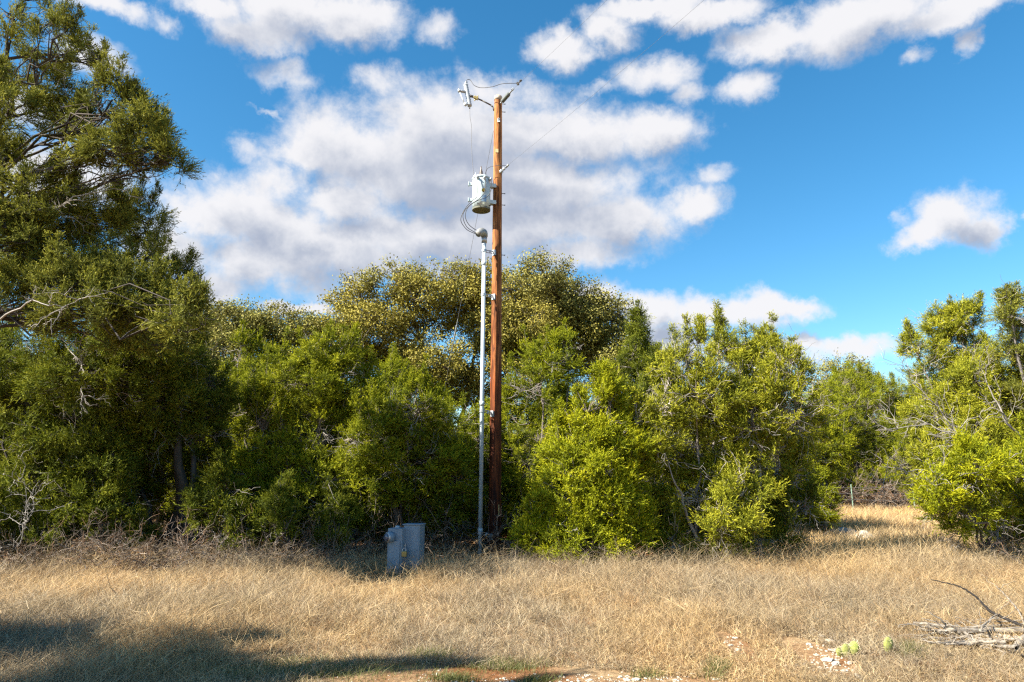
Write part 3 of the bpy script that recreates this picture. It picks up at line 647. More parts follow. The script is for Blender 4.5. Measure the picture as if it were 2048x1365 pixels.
for py in (208, 224, 387, 410, 510):
    p, r = onpole(py); bm = bmesh.new(); rod(bm, p + [r * .3, 0, 0], p + [r + .075, 0, -.012], .008); rod(bm, p + [r + .062, 0, -.01], p + [r + .078, 0, -.012], .014)
    bm_obj('bolt', bm, M_dark, root)
p, r = onpole(246); bm = bmesh.new(); box(bm, p + [.02, -r - .01, 0], (.06, .03, .10)); rod(bm, p + [.02, -r, .03], p + [.02, -r - .07, .03], .012); rod(bm, p + [.0, -r, -.03], p + [.05, -r - .05, -.05], .012)
bm_obj('eye_plate', bm, M_galv, root, bevel=.004)
p, r = onpole(306); bm = bmesh.new(); box(bm, p + [-.02, -r - .002, 0], (.07, .012, .09)); bm_obj('tag_plate', bm, noisy('weathered_tag', (.5, .33, .15), (.62, .48, .28), 30, .7), root)
p, r = onpole(1020); bm = bmesh.new(); box(bm, p + [.085, -r + .03, 0], (.02, .03, .22)); bm_obj('marker_strip', bm, noisy('yellowed_strip', (.35, .26, .10), (.5, .38, .16), 30, .7), root)
# ground wire down the back right edge
q = [onpole(y)[0] + [onpole(y)[1] * .97, .05, 0] for y in (250, 420, 600, 800, 1000, 1090)]
cable('ground_wire', q, .004, M_dark, root)

# fuse cutout
fa = P(931, 168, YP - .1); fb_ = P(939.5, 213, YP - .1); L_ = float(np.linalg.norm(fb_ - fa))
root = empty('fuse_cutout', P(988, 213, YP), 'grey porcelain fuse cutout held out left of the pole top on a steel arm', 'fuse cutout')
bm = bmesh.new(); prof = [(0, .03), (.02, .045), (.04, .06)]
for i in range(9):
    t = .05 + (L_ - .1) * i / 9; prof += [(t, .058), (t + (L_ - .1) / 18, .044)]
prof += [(L_ - .04, .06), (L_, .05)]
lathe(bm, fa, fb_, prof, 20); bm_obj('porcelain_body', bm, M_porc, root, True)
bm = bmesh.new(); c0 = P(934, 185, YP - .1); c1 = P(918, 182, YP - .18); rod(bm, c0, c1, .034, 14); lathe(bm, P(919, 182, YP - .18), P(916, 182, YP - .2), [(0, .045), (.03, .045)], 14); bm_obj('top_contact', bm, M_galv, root, True)
bm = bmesh.new(); rod(bm, P(931, 169, YP - .1), P(933, 164, YP - .1), .03); bm_obj('top_terminal', bm, M_galv, root, True)
bm = bmesh.new(); rod(bm, P(920, 186, YP - .2), P(930, 210, YP - .2), .012); rod(bm, P(929, 207, YP - .2), P(932, 212, YP - .2), .028); bm_obj('fuse_tube', bm, mat('pale_fuse_tube', (.55, .58, .58), .4), root, True)
bm = bmesh.new(); rod(bm, P(929, 210, YP - .2), P(940, 208, YP - .1), .022); rod(bm, P(939, 211, YP - .1), P(939.5, 218, YP - .1), .016); bm_obj('bottom_hinge', bm, M_galv, root, True)
bm = bmesh.new(); pl_ = [P(944, 194, YP - .1), P(953, 197, YP - .1), P(965, 202, YP - .05), P(982, 211, YP), P(986, 215, YP), P(988, 222, YP)]
for a, b in zip(pl_, pl_[1:]): rod(bm, a, b, .018)
rod(bm, P(939, 192, YP - .1), P(946, 194, YP - .1), .03); bm_obj('bracket_arm', bm, M_dark, root, True)
bm = bmesh.new(); box(bm, P(952, 196.5, YP - .12), (.11, .06, .06), 0, .5); rod(bm, P(956, 192, YP - .1), P(949, 202, YP - .1), .016); bm_obj('clamp', bm, M_brass, root, bevel=.008)

# strain insulator at pole top and the conductor it holds
root = empty('strain_insulator', P(1003, 206, YP), 'dark grey ribbed strain insulator leaning up right from the pole top', 'insulator')
ia = P(1004, 204, YP - .1); ib = P(1019, 187, YP - .35); L_ = float(np.linalg.norm(ib - ia)); bm = bmesh.new(); prof = [(0, .03)]
for i in range(8): t = .02 + (L_ - .04) * i / 8; prof += [(t, .052), (t + .018, .046), (t + .02, .038)]
prof += [(L_, .03)]; lathe(bm, ia, ib, prof, 18); bm_obj('rubber_body', bm, M_poly, root, True)
bm = bmesh.new(); rod(bm, ib, P(1026, 179, YP - .5), .018); box(bm, P(1025.5, 179, YP - .5), (.06, .05, .05), 0, -.8); bm_obj('clevis', bm, M_galv, root, bevel=.004)
bm = bmesh.new(); rod(bm, P(1000, 208, YP - .05), ia, .02); bm_obj('pole_fitting', bm, M_galv, root)
def sag_line(a, b, n=30, sag=.25):
    t = np.linspace(0, 1, n)[:, None]; p = a + (b - a) * t; p[:, 2:] -= sag * 4 * t * (1 - t); return p
def solveY(px, py, z):
    lo, hi = 1.0, 40.0
    for _ in range(50):
        m = (lo + hi) / 2
        if P(px, py, m)[2] < z: lo = m
        else: hi = m
    return P(px, py, lo)
a = P(1026, 179, YP - .5); b = solveY(1110, 92, a[2] + .05); d = (b - a); b2 = a + d * 12
pp = sag_line(a, b2, 40, .3); V, Q = tubes(pp[None], np.full((1, 40), .0019), 5)
tag(link('power_line', np_mesh('power_line', V, Q), M_alu, None, True), 'thin upper power line running up right from the pole top insulator', 'power line')
root = empty('line_clamp', a + d * .16, 'small dark clamp joining the curved jumper to the upper power line', 'clamp')
bm = bmesh.new(); c_ = a + d * .17 ; rod(bm, P(1034, 166, YP - .7), P(1037, 170, YP - .7), .028); bm_obj('lower_jaw', bm, M_dark, root)
bm = bmesh.new(); rod(bm, P(1039.5, 163, YP - .7), P(1043, 161, YP - .7), .026); rod(bm, P(1036, 168, YP - .7), P(1041, 162, YP - .7), .014); bm_obj('upper_jaw', bm, M_dark, root)
cable('jumper_wire', [P(932, 164, YP - .1), P(935, 160, YP - .1), P(941, 161, YP - .1), P(948, 171, YP - .15), P(962, 176, YP - .2), P(985, 174, YP - .4), P(1005, 168, YP - .6), P(1034, 167, YP - .7)], .007, M_wire,
  None, 'dark jumper wire dipping between the fuse cutout and the upper power line', 'wire')
# neutral
root = empty('spool_insulator', P(1003, 344, YP), 'two small pale insulators on a rod at mid height on the pole right side', 'insulator')
bm = bmesh.new(); lathe(bm, P(1001, 345, YP - .14), P(1005, 341, YP - .18), [(0, .025), (.01, .05), (.03, .03), (.05, .05), (.06, .025)], 14); bm_obj('lower_spool', bm, M_porc, root, True)
bm = bmesh.new(); lathe(bm, P(1005.5, 340, YP - .18), P(1009, 337, YP - .2), [(0, .02), (.01, .042), (.03, .025), (.05, .042), (.06, .02)], 14); bm_obj('upper_spool', bm, M_porc, root, True)
bm = bmesh.new(); rod(bm, P(1000, 346, YP - .12), P(1018, 329, YP - .35), .012); rod(bm, P(1011, 336, YP - .3), P(1017, 330, YP - .35), .024); bm_obj('shackle', bm, M_galv, root)
a = P(1018, 329, YP - .35); b = solveY(1088, 264, a[2] + .03); b2 = a + (b - a) * 12
pp = sag_line(a, b2, 40, .3); V, Q = tubes(pp[None], np.full((1, 40), .0019), 5)
tag(link('power_line', np_mesh('power_line', V, Q), M_alu, None, True), 'thin lower power line running up right from the mid height insulators', 'power line')
cable('jumper_wire', [P(973, 356, YP - .1), P(972, 345, YP - .15), P(977, 336, YP - .2), P(992, 332, YP - .3), P(1013, 332, YP - .35)], .006, M_wire, None, 'dark wire arching from the transformer lid across the pole to the lower insulators', 'wire')
cable('jumper_wire', [P(939.5, 217, YP - .1), P(940, 235, YP - .1), P(943, 255, YP - .1), P(943, 290, YP - .1), P(945, 325, YP - .1), P(947.5, 350, YP - .1)], .0055, M_alu, None, 'thin grey wire hanging straight from the fuse cutout to the transformer', 'wire')

# guy wire
g0 = P(987, 262, YP); g1 = np.array([*ground(834, 1070)[:2], 0.0])
root = empty('guy_wire', g1, 'steel guy wire slanting down left behind the transformer into the trees', 'guy wire')
def gp(t): return g0 + (g1 - g0) * t
cable('strand', [gp(0), gp(.5), gp(1)], .0045, M_alu, root)
bm = bmesh.new(); rod(bm, gp(.44), gp(.48), .022); rod(bm, gp(.425), gp(.50), .010); bm_obj('strain_link', bm, M_galv, root)
bm = bmesh.new(); rod(bm, gp(.80), gp(.985), .035); bm_obj('guard', bm, M_yel, root, True)

# transformer
tt = P(962.5, 358, YP - .16); tb = P(962.5, 421, YP - .16); YT = YP - .16; tc = np.array([tb[0], tb[1], 0]); zt, zb = float(tt[2]) , float(tb[2])
Rr = .205
root = empty('transformer', (tb[0], tb[1], zb), 'pale blue grey cylindrical transformer hung on the left side of the pole', 'transformer')
def tp(ang, r, z): return np.array([tc[0] + math.sin(ang) * r, tc[1] - math.cos(ang) * r, z])
c0 = np.array([tc[0], tc[1], zb]); c1 = np.array([tc[0], tc[1], zt]); H = zt - zb
bm = bmesh.new(); lathe(bm, c0 + [0, 0, .03], c1, [(0, Rr), (H * .3, Rr), (H * .6, Rr), (H - .03, Rr)], 40); bm_obj('tank', bm, M_tank, root, True)
bm = bmesh.new(); lathe(bm, c0 - [0, 0, .015], c1, [(0, Rr - .02), (.006, Rr + .003), (.044, Rr + .003)], 40); bm_obj('tank_base', bm, M_olive, root)
bm = bmesh.new(); lathe(bm, c1 - [0, 0, .035], c1 + [0, 0, 1], [(0, Rr + .012), (.03, Rr + .014), (.045, Rr - .005), (.085, .14), (.10, .05)], 40); bm_obj('lid', bm, M_tank, root, True)
hb = c1 + [-.01, 0, .05]; bm = bmesh.new(); pr = [(0, .055)]
for i in range(5): pr += [(.02 + i * .035, .062 - i * .008), (.04 + i * .035, .04 - i * .006)]
pr += [(.21, .015), (.26, .01)]
lathe(bm, hb, hb + [0, 0, 1], pr, 18); bm_obj('high_voltage_bushing', bm, M_brown, root, True)
ab = tp(-1.1, .15, zt + .0); bm = bmesh.new(); lathe(bm, ab, ab + [0, 0, 1], [(0, .03), (.01, .045), (.04, .05), (.06, .03), (.08, .012), (.12, .008)], 14); bm_obj('surge_arrester', bm, M_porc, root, True)
for ang in (-.35, .35, 1.05):
    s = tp(ang, Rr, zt - .07); e = tp(ang, Rr + .07, zt - .055); bm = bmesh.new(); lathe(bm, s, e, [(0, .035), (.02, .032), (.04, .024), (.05, .03), (.07, .02)], 14); bm_obj('low_voltage_bushing', bm, M_porc, root, True)
for z in (zt - .14, zb + .24):
    bm = bmesh.new(); x0 = tc[0] - Rr; box(bm, (x0 - .035, tc[1] - .02, z), (.09, .05, .07)); box(bm, (x0 - .085, tc[1] - .02, z), (.02, .085, .09)); bm_obj('lifting_lug', bm, M_tank, root, bevel=.004)
for z in (zt - .16, zb + .20):
    bm = bmesh.new(); x0 = tc[0] + Rr; pc, prr = pb + (pt - pb) * ((z - pb[2]) / (pt[2] - pb[2])), .12; w_ = pc[0] - prr * .3 - x0
    box(bm, (x0 + w_ / 2 - .02, tc[1] + .06, z), (w_ + .06, .10, .018), .35); box(bm, (x0 + w_ / 2 - .01, tc[1] - .005, z), (w_ + .05, .012, .09), .35); box(bm, (x0 + w_ / 2 - .04, tc[1] + .10, z), (w_ + .05, .012, .09), .35); bm_obj('hanger_bracket', bm, M_tank, root, bevel=.003)
def curved_plate(name, a0, a1, z0, z1, m, off=.003):
    bm = bmesh.new(); n = 6; lo = [bm.verts.new(tp(lerp(a0, a1, i / n), Rr + off, z0)) for i in range(n + 1)]; hi = [bm.verts.new(tp(lerp(a0, a1, i / n), Rr + off, z1)) for i in range(n + 1)]
    li = [bm.verts.new(tp(lerp(a0, a1, i / n), Rr - .002, z0)) for i in range(n + 1)]; hi2 = [bm.verts.new(tp(lerp(a0, a1, i / n), Rr - .002, z1)) for i in range(n + 1)]
    for i in range(n):
        bm.faces.new((lo[i], lo[i + 1], hi[i + 1], hi[i])); bm.faces.new((lo[i], li[i], li[i + 1], lo[i + 1])); bm.faces.new((hi[i], hi[i + 1], hi2[i + 1], hi2[i]))
    bm.faces.new((lo[0], hi[0], hi2[0], li[0])); bm.faces.new((lo[n], li[n], hi2[n], hi[n]))
    bm_obj(name, bm, m, root)
curved_plate('nameplate', .08, .62, zb + .13, zb + .29, M_plate)
bm = bmesh.new(); lathe(bm, tp(.28, Rr, zb + .40), tp(.28, Rr + .05, zb + .40), [(0, .045), (.012, .045), (.014, .028), (.03, .028)], 12); bm_obj('warning_disc', bm, noisy('yellow_black_disc', (.35, .25, .02), (.05, .045, .02), 30, .6), root)
curved_plate('rating_plate', .20, .46, zb + .06, zb + .11, M_yel if False else mat('pale_sticker', (.55, .58, .45), .5))
bm = bmesh.new(); rod(bm, tp(-.35, Rr - .01, zb + .10), tp(-.30, Rr + .06, zb + .07), .009); rod(bm, tp(-.30, Rr + .06, zb + .07), tp(-.27, Rr + .06, zb + .055), .012); bm_obj('drain_valve', bm, M_dark, root)
bm = bmesh.new(); rod(bm, tp(1.1, Rr - .01, zb + .07), tp(1.1, Rr + .04, zb + .07), .014); bm_obj('ground_lug', bm, M_dark, root)

# service mast on the pole: riser pipe with hooded head
root = empty('service_mast', P(960, 1100, YP - .30), 'pale grey riser pipe with hooded head fixed beside the wooden pole', 'pipe')
YC = YP - .30
def mp(py): return lerp(P(968.5, 480, YC), P(960, 1108, YC), (P(960, py, YC)[2] - P(968.5, 480, YC)[2]) / (P(960, 1108, YC)[2] - P(968.5, 480, YC)[2]))
bm = bmesh.new(); rod(bm, mp(1108) - [0, 0, .1], mp(476), .044, 20); bm_obj('riser_pipe', bm, M_pvc, root, True)
for y in (528, 808, 1062):
    bm = bmesh.new(); rod(bm, mp(y + 4), mp(y - 5), .051, 20); bm_obj('coupling', bm, M_pvc, root, True)
bm = bmesh.new(); rod(bm, mp(486), mp(474), .062, 18)
hd = smooth_path([mp(478), mp(472) + [0, 0, 0], P(966, 466, YC - .04), P(961, 465, YC - .10), P(956, 469, YC - .16)], 14)
V, Q = tubes(hd[None], np.interp(np.linspace(0, 1, len(hd)), [0, .4, .7, 1], [.06, .095, .098, .07])[None], 16)
mh = bm_obj('collar', bm, M_galv, root, True)
bm = bmesh.new(); vs = [bm.verts.new(v) for v in V]
for q in Q: bm.faces.new([vs[i] for i in q])
bm.faces.new([vs[i] for i in range(len(vs) - 16, len(vs))]); bm.faces.new([vs[i] for i in range(16)][::-1])
bm_obj('weatherhead', bm, noisy('dull_cast_metal', (.22, .23, .23), (.36, .36, .35), 18, .5, .3), root, True)
for y in (502, 590, 822, 1066):
    c = mp(y); p, r = onpole(y + 4); bm = bmesh.new(); lathe(bm, c - [0, 0, .03], c + [0, 0, .03], [(0, .058), (.06, .058)], 18); bm_obj('pipe_strap', bm, M_galv, root)
    bm = bmesh.new(); f0 = c + [.04, .02, .02]; f1 = p + [-r * .62, -r * .78, .0]
    rod(bm, f0, f1, .011); rod(bm, f0 - [0, 0, .05], f1 - [0, 0, .05], .009); box(bm, p + [-r * .58, -r * .84, -.03], (.09, .035, .13), -.62); rod(bm, p + [-r * .5, -r * .8, -.02], p + [-r * .9, -r * 1.15, -.02], .014); box(bm, (f0 + f1) / 2 + [0, 0, -.01], (.05, .02, .05))
    bm_obj('standoff_bracket', bm, M_galv, root, bevel=.003)
# service cables
ends = [tp(-.35, Rr + .06, zt - .06), tp(.35, Rr + .06, zt - .06), tp(1.05, Rr + .06, zt - .06)]
shape = [[(954, 392), (944, 402), (930, 418), (921.5, 440), (932, 458), (946, 466), (957, 469)],
         [(970, 382), (958, 398), (938, 412), (926, 430), (932, 452), (946, 463), (957, 468)],
         [(982, 380), (974, 394), (955, 402), (937, 414), (930.5, 432), (938, 450), (957, 464)]]
words = ('leftmost and widest looping of three black service cables below the transformer', 'middle of three black service cables crossing the transformer front', 'service cable leaving the pole side of the transformer, innermost of three loops')
for e, s, w_ in zip(ends, shape, words):
    cable('service_cable', [e] + [P(x, y, YP - .47) for x, y in s[:-1]] + [P(*s[-1], YC - .14)], .0078, M_wire, None, w_, 'cable', 'service cables', 60)

# meter box
Yb = 12.0; mb = P(812, 1100, Yb); mb[2] = float(gz(mb[0], Yb))
root = empty('meter_box', mb, 'blue grey steel electric meter box standing in dry grass left of the pole', 'meter box')
def ZP(py): return float(P(812, py, Yb)[2])
rz = R(-14); cA = np.array([mb[0] + .125, Yb + .05, 0]); cB = np.array([mb[0] - .14, Yb - .02, 0])
zA1, zB1 = ZP(1050), ZP(1056)
bm = bmesh.new(); box(bm, (cA[0], cA[1], (zA1 + .05) / 2), (.29, .24, zA1 - .05), rz); bm_obj('main_cabinet', bm, M_box, root, bevel=.008)
bm = bmesh.new(); box(bm, (cA[0], cA[1], zA1 + .008), (.32, .28, .018), rz); bm_obj('cabinet_top', bm, M_box, root, bevel=.004)
bm = bmesh.new(); box(bm, (cB[0], cB[1], (zB1 + .0) / 2), (.26, .26, zB1), rz); bm_obj('meter_cabinet', bm, M_box, root, bevel=.008)
bm = bmesh.new(); ux, uy = math.cos(rz), math.sin(rz)
fB = cB + np.array([uy, -ux, 0]) * -.0
nrm = np.array([math.sin(rz) * 1, -math.cos(rz), 0]); face = cB + nrm * .141
box(bm, (face[0] + .0, face[1], zB1 * .42), (.20, .012, zB1 * .62), rz); bm_obj('cabinet_door', bm, M_box, root, bevel=.004)
fa_ = cA + nrm * .121; bm = bmesh.new(); box(bm, (fa_[0], fa_[1], zA1 * .55), (.25, .012, zA1 * .8), rz); bm_obj('cabinet_door', bm, M_box, root, bevel=.004)
hm = np.array([cB[0] - .12, cB[1] - .15, ZP(1073)]); dn = np.array([-.80, -.60, 0])
bm = bmesh.new(); lathe(bm, hm - dn * .06, hm + dn, [(0, .085), (.07, .085), (.08, .075)], 24); bm_obj('meter_socket', bm, M_box, root, True)
bm = bmesh.new(); lathe(bm, hm + dn * .02, hm + dn, [(0, .066), (.05, .066), (.062, .05), (.066, .02)], 24); gl = bm_obj('meter', bm, M_glass, root, True)
bm = bmesh.new(); lathe(bm, hm + dn * .02, hm + dn, [(0, .082), (.026, .082), (.026, .067)], 24, False); bm_obj('meter_ring', bm, M_galv, root, True)
for zf in (.30, .80):
    bm = bmesh.new(); hx = cA + nrm * .127; box(bm, (hx[0] + .115, hx[1] + .03, zA1 * zf), (.02, .016, .09), rz); bm_obj('hinge', bm, M_galv, root, bevel=.003)
bm = bmesh.new(); hx = fa_ + nrm * .008; box(bm, (hx[0] + .02, hx[1], zA1 * .80), (.10, .004, .06), rz); bm_obj('label_plate', bm, mat('faded_label', (.42, .42, .36), .6), root)
bm = bmesh.new(); box(bm, (hx[0] - .095, hx[1] - .006, zA1 * .55), (.025, .02, .12), rz); bm_obj('latch', bm, M_galv, root, bevel=.004)
bm = bmesh.new(); lathe(bm, (cB[0] - .02, cB[1] + .04, zB1 - .01), (cB[0] - .02, cB[1] + .04, zB1 + 1), [(0, .045), (.03, .045), (.035, .036), (.045, .036)], 18); bm_obj('conduit_hub', bm, M_galv, root, True)
lk = np.array([mb[0] + .0, face[1] - .03, ZP(1106)])
bm = bmesh.new(); box(bm, lk, (.09, .04, .09), rz); bm_obj('padlock', bm, M_brass, root, bevel=.012)
bm = bmesh.new(); q = smooth_path([lk + [-.028, 0, .04], lk + [-.028, 0, .075], lk + [0, 0, .095], lk + [.028, 0, .075], lk + [.028, 0, .04]], 14); V, Q = tubes(q[None], np.full((1, len(q)), .007), 6)
bm.free(); link('shackle', np_mesh('shackle', V, Q), M_galv, root)

# wire fence beyond the grass gap
YF = 33.0
fx = [((px - 1024) / F) * YF * 1.0 for px in (1566, 1704, 1826, 1965)]
root = empty('wire_fence', (fx[1], YF, 0), 'barbed wire fence on thin green metal posts at the far end of the grass', 'fence')
posts = [P(px, 985, YF)[0] for px in (1563, 1703, 1826, 1960)]
for x in posts:
    z = float(gz(x, YF)); bm = bmesh.new(); box(bm, (x, YF, z + .62), (.045, .012, 1.25)); box(bm, (x, YF - .02, z + .62), (.012, .035, 1.24))
    box(bm, (x, YF - .006, z + 1.20), (.05, .02, .10)); bm_obj('fence_post', bm, M_post, root)
for k, h in enumerate((.25, .50, .78, 1.08)):
    pts = []
    for i, x in enumerate(np.linspace(posts[0] - 4, posts[-1] + 6, 28)): pts.append([x, YF - .03, h + .02 * math.sin(i * 1.3 + k)])
    cable('barbed_wire', pts, .006, M_alu, root, n=60)

# rocks
def rock(name, c, size, seed, m, label, cat, group=None, sub=3, rough=.25):
    r_ = random.Random(seed); bm = bmesh.new(); bmesh.ops.create_icosphere(bm, subdivisions=sub, radius=1)
    ph = [r_.random() * 6 for _ in range(6)]
    for v in bm.verts:
        n = v.co.normalized(); k = 1 + rough * (math.sin(n.x * 3 + ph[0]) * math.cos(n.y * 3.3 + ph[1]) + .5 * math.sin(n.z * 6 + ph[2] + n.x * 5) + .25 * math.sin(n.y * 13 + ph[3]) * math.cos(n.x * 11 + ph[4]))
        v.co = Vector((n.x * size[0], n.y * size[1], max(n.z, -.3) * size[2])) * k
    o = bm_obj(name, bm, m, None, sub > 2); o.location = c; o.rotation_euler = (0, 0, r_.random() * .6); return tag(o, label, cat, group)
x, y, z = ground(1690, 1078); rock('boulder', (x, y, z + .02), (.38, .32, .26), 3, M_rock, 'larger pale grey boulder lying in the grass gap before the fence', 'rock')
x, y, z = ground(1728, 1082); rock('boulder', (x, y, z + .0), (.34, .28, .20), 8, M_rock, 'flatter pale boulder just right of the larger one in the grass gap', 'rock')
stones = [(1660,1296,16),(1642,1284,9),(1668,1312,12),(1690,1308,8),(1655,1330,17),(1672,1338,14),(1640,1345,10),(1700,1336,9),(1634,1318,8),(1690,1350,10),(1618,1300,8),(1665,1278,7),(1470,1278,8),(1462,1292,9),(1476,1302,9),(1450,1286,6),
 (1272,1350,12),(1240,1345,9),(1256,1352,8),(1300,1358,9),(1180,1352,7),(1330,1362,10),(1350,1350,7),(1225,1360,8),(1120,1356,6),(1150,1362,7),(1722,1322,8),(1610,1335,7),(1650,1360,10),(1830,1300,8),(1870,1312,9),(1900,1290,7),(1560,1310,6),(1385,1340,6),(1430,1350,7),(460,1222,7),(1075,1348,5),(1010,1352,5),(1585,1352,7),(1745,1345,6)]
for i, (px, py, s) in enumerate(stones):
    x, y, z = ground(px, py); m_ = .66 * s / PPM(py, y)
    rock('stone', (x, y, z + m_ * .15), (m_, m_ * .8, m_ * .45), 50 + i, M_stone, 'pale limestone chip lying on bare soil in the foreground', 'stone', 'pale stones on bare soil', 2, .42)
# gravel: uncountable fine chips on the bare ground
def gravel():
    acc = Acc(); cube = np.array([[-1,-1,-1],[1,-1,-1],[1,1,-1],[-1,1,-1],[-.7,-.7,1],[.7,-.6,1],[.6,.7,1],[-.7,.6,1]], float) * .5
    q = np.array([[0,3,2,1],[4,5,6,7],[0,1,5,4],[1,2,6,5],[2,3,7,6],[3,0,4,7]])
    pts = []
    for (px, py, sx, sy, n) in ((1665,1315,55,35,420),(1280,1352,170,12,420),(1465,1290,20,20,90),(950,1352,200,12,200),(1850,1305,60,20,160),(1600,1345,120,20,200)):
        for _ in range(n):
            X, Y_, Z = ground(px + random.gauss(0, sx * .6), min(1385, py + random.gauss(0, sy * .7))); pts.append((X, Y_, Z))
    n = len(pts); pts = np.array(pts); s = (.006 + .02 * rng.random(n) ** 3)[:, None, None]
    V = cube[None] * s * (.6 + .8 * rng.random((n, 1, 3))); V[:, :, 2] *= .6; a = rng.random(n) * 6.28
    X = V[:, :, 0] * np.cos(a)[:, None] - V[:, :, 1] * np.sin(a)[:, None]; Yy = V[:, :, 0] * np.sin(a)[:, None] + V[:, :, 1] * np.cos(a)[:, None]
    V = np.stack([X, Yy, V[:, :, 2]], -1) + pts[:, None]
    Q = (q[None] + (np.arange(n) * 8)[:, None, None]).reshape(-1, 4)
    tag(link('gravel', np_mesh('gravel', V.reshape(-1, 3), Q), M_stone), 'fine pale gravel scattered on bare soil patches', 'gravel', None, 'stuff')
gravel()

# fallen branches at lower right
def branch(label, pts, r, m, n=4, group=None, tw=.3, name='fallen_branch'):
    pw = []
    for (px, py, h) in pts:
        X, Y_, Z = ground(px, py); k = (CAMZ - h) / CAMZ; pw.append((X * k, Y_ * k, h))
    pp = smooth_path(pw, 30); pp[1:-1] += rng.normal(size=(len(pp) - 2, 3)) * min(r, .02) * .22
    acc = Acc(); rr = np.linspace(r, r * .35, len(pp)) * (1 + .05 * rng.normal(size=len(pp)))
    V, Q = tubes(pp[None], rr[None], 9); acc.add(V, Q)
    if n:
        ii = rng.integers(5, len(pp), n); g = unit(pp[-1] - pp[0]); a = pp[ii]; d_ = unit(g + rng.normal(size=(n, 3)) * [.5, .5, .35]); t_ = paths(a, a + d_ * tw * (.5 + rng.random((n, 1))), 7, .05)
        V, Q = tubes(t_, np.tile(np.linspace(r * .35, r * .1, 7), (n, 1)), 5); acc.add(V, Q)
    o = link(name, acc.mesh(name), m, None, True); o.name = name; return tag(o, label, 'branch', group)
branch('long dark arched stick rising out of the dry grass at lower right', [(2070,1262,.12),(1985,1225,.22),(1950,1192,.30),(1915,1172,.34),(1862,1160,.33)], .016, M_stick, 1, tw=.08, name='dry_stick')
branch('grey weathered log at the upper edge of the deadwood pile', [(2060,1262,.10),(1975,1262,.10),(1915,1262,.12),(1880,1252,.13),(1826,1246,.13)], .034, M_log, 6)
branch('pale log lying lowest across the middle of the deadwood pile', [(2060,1282,.08),(1990,1272,.07),(1920,1275,.07),(1840,1278,.06)], .024, M_log, 7)
branch('short thick log end sticking out of the deadwood pile at the right edge', [(2075,1268,.12),(2045,1282,.10),(2025,1300,.05)], .05, M_log, 2)
branch('thin pale branch slanting above the deadwood pile', [(1990,1258,.08),(1960,1262,.16),(1985,1235,.2),(2000,1228,.22)], .014, M_log, 3)
branch('thin pale branch slanting down through the grass below the deadwood pile', [(1925,1258,.12),(1950,1285,.08),(2010,1305,.05),(2060,1318,.04)], .014, M_log, 4)
branch('split grey stick lying at the left tip of the deadwood pile', [(1960,1272,.05),(1900,1262,.09),(1860,1268,.08),(1825,1276,.05)], .022, M_log, 8)
branch('bleached curved stalk leaning above the deadwood pile at the right edge', [(2055,1262,.06),(2035,1220,.2),(2010,1190,.3),(1992,1172,.36)], .010, M_log, 2, name='dry_stick')
branch('short bleached broken stick beside the pale stones at the frame bottom', [(1712,1352,.03),(1730,1366,.03),(1745,1380,.02)], .022, M_log, 0, name='dry_stick')
branch('thin pale weed stalk standing at the edge of the shaded trees at left', [(229,1215,.0),(232,1190,.15),(220,1172,.30),(215,1150,.5)], .008, noisy('pale_stalk', (.42,.34,.24), (.55,.46,.34), 20), 3, tw=.12, name='weed_stalk')
branch('dark log lying in deep shade under the left trees', [(60,1122,.1),(130,1112,.15),(200,1105,.12),(260,1108,.06)], .07, M_stick, 5)
branch('pale dead branch on the ground left of the dark trunks', [(250,1080,.1),(230,1092,.15),(200,1088,.25),(170,1070,.3)], .02, M_log, 7, tw=.5)

for i in range(14):
    x0 = 1835 + random.random() * 90; y0 = 1242 + random.random() * 50; L_ = 90 + random.random() * 130; sl_ = random.gauss(-.02, .09)
    branch('thin grey stick lying among the others in the deadwood pile', [(x0 + L_, y0 + sl_ * L_, .04 + random.random() * .1), (x0 + L_ * .5, y0 + sl_ * L_ * .5 + random.gauss(0, 4), .05 + random.random() * .08), (x0, y0, .04 + random.random() * .06)], .008 + random.random() * .014, M_log, 3, 'sticks in the deadwood pile', name='dry_stick')
# prickly pears
def pad(parent, c, w, h, rz, tilt):
    bm = bmesh.new(); bmesh.ops.create_uvsphere(bm, u_segments=20, v_segments=14, radius=1)
    for v in bm.verts:
        k = .86 + .14 * v.co.z; v.co.x *= w * k; v.co.y *= .022; v.co.z *= h
    M_ = Matrix.Translation(Vector(c) - Vector(parent.location)) @ Matrix.Rotation(rz, 4, 'Z') @ Matrix.Rotation(tilt, 4, 'Y')
    bmesh.ops.transform(bm, matrix=M_, verts=bm.verts)
    n = len(bm.verts)
    for v in list(bm.verts)[::9]:
        d_ = v.normal if v.normal.length > 0 else Vector((0, 0, 1)); 
    o = bm_obj('pad', bm, M_cactus, None, True); o.parent = parent; o.location = (0, 0, 0)
    sp = Acc(); vs = np.array([v.co[:] for v in o.data.vertices]); nn = np.array([v.normal[:] for v in o.data.vertices]); sel = rng.choice(len(vs), 60, replace=False)
    a = vs[sel]; t_ = np.stack([a, a + (nn[sel] + rng.normal(size=(60, 3)) * .3) * .014, a + (nn[sel] + rng.normal(size=(60, 3)) * .3) * .026], 1)
    V, Q = tubes(t_, np.tile([.0014, .001, .0004], (60, 1)), 3); s = bpy.data.objects.new('spine', np_mesh('spine', V, Q)); C.objects.link(s); s.data.materials.append(mat('cactus_spine', (.7, .62, .4))); s.parent = o; s['kind'] = 'stuff'
def cactus(px, py, pads, label):
    x, y, z = ground(px, py); root = empty('prickly_pear', (x, y, z), label, 'cactus')
    for dx, dz, w, h, rz_, ti in pads: pad(root, (x + dx, y + rng.normal() * .02, z + dz), w, h, rz_, ti)
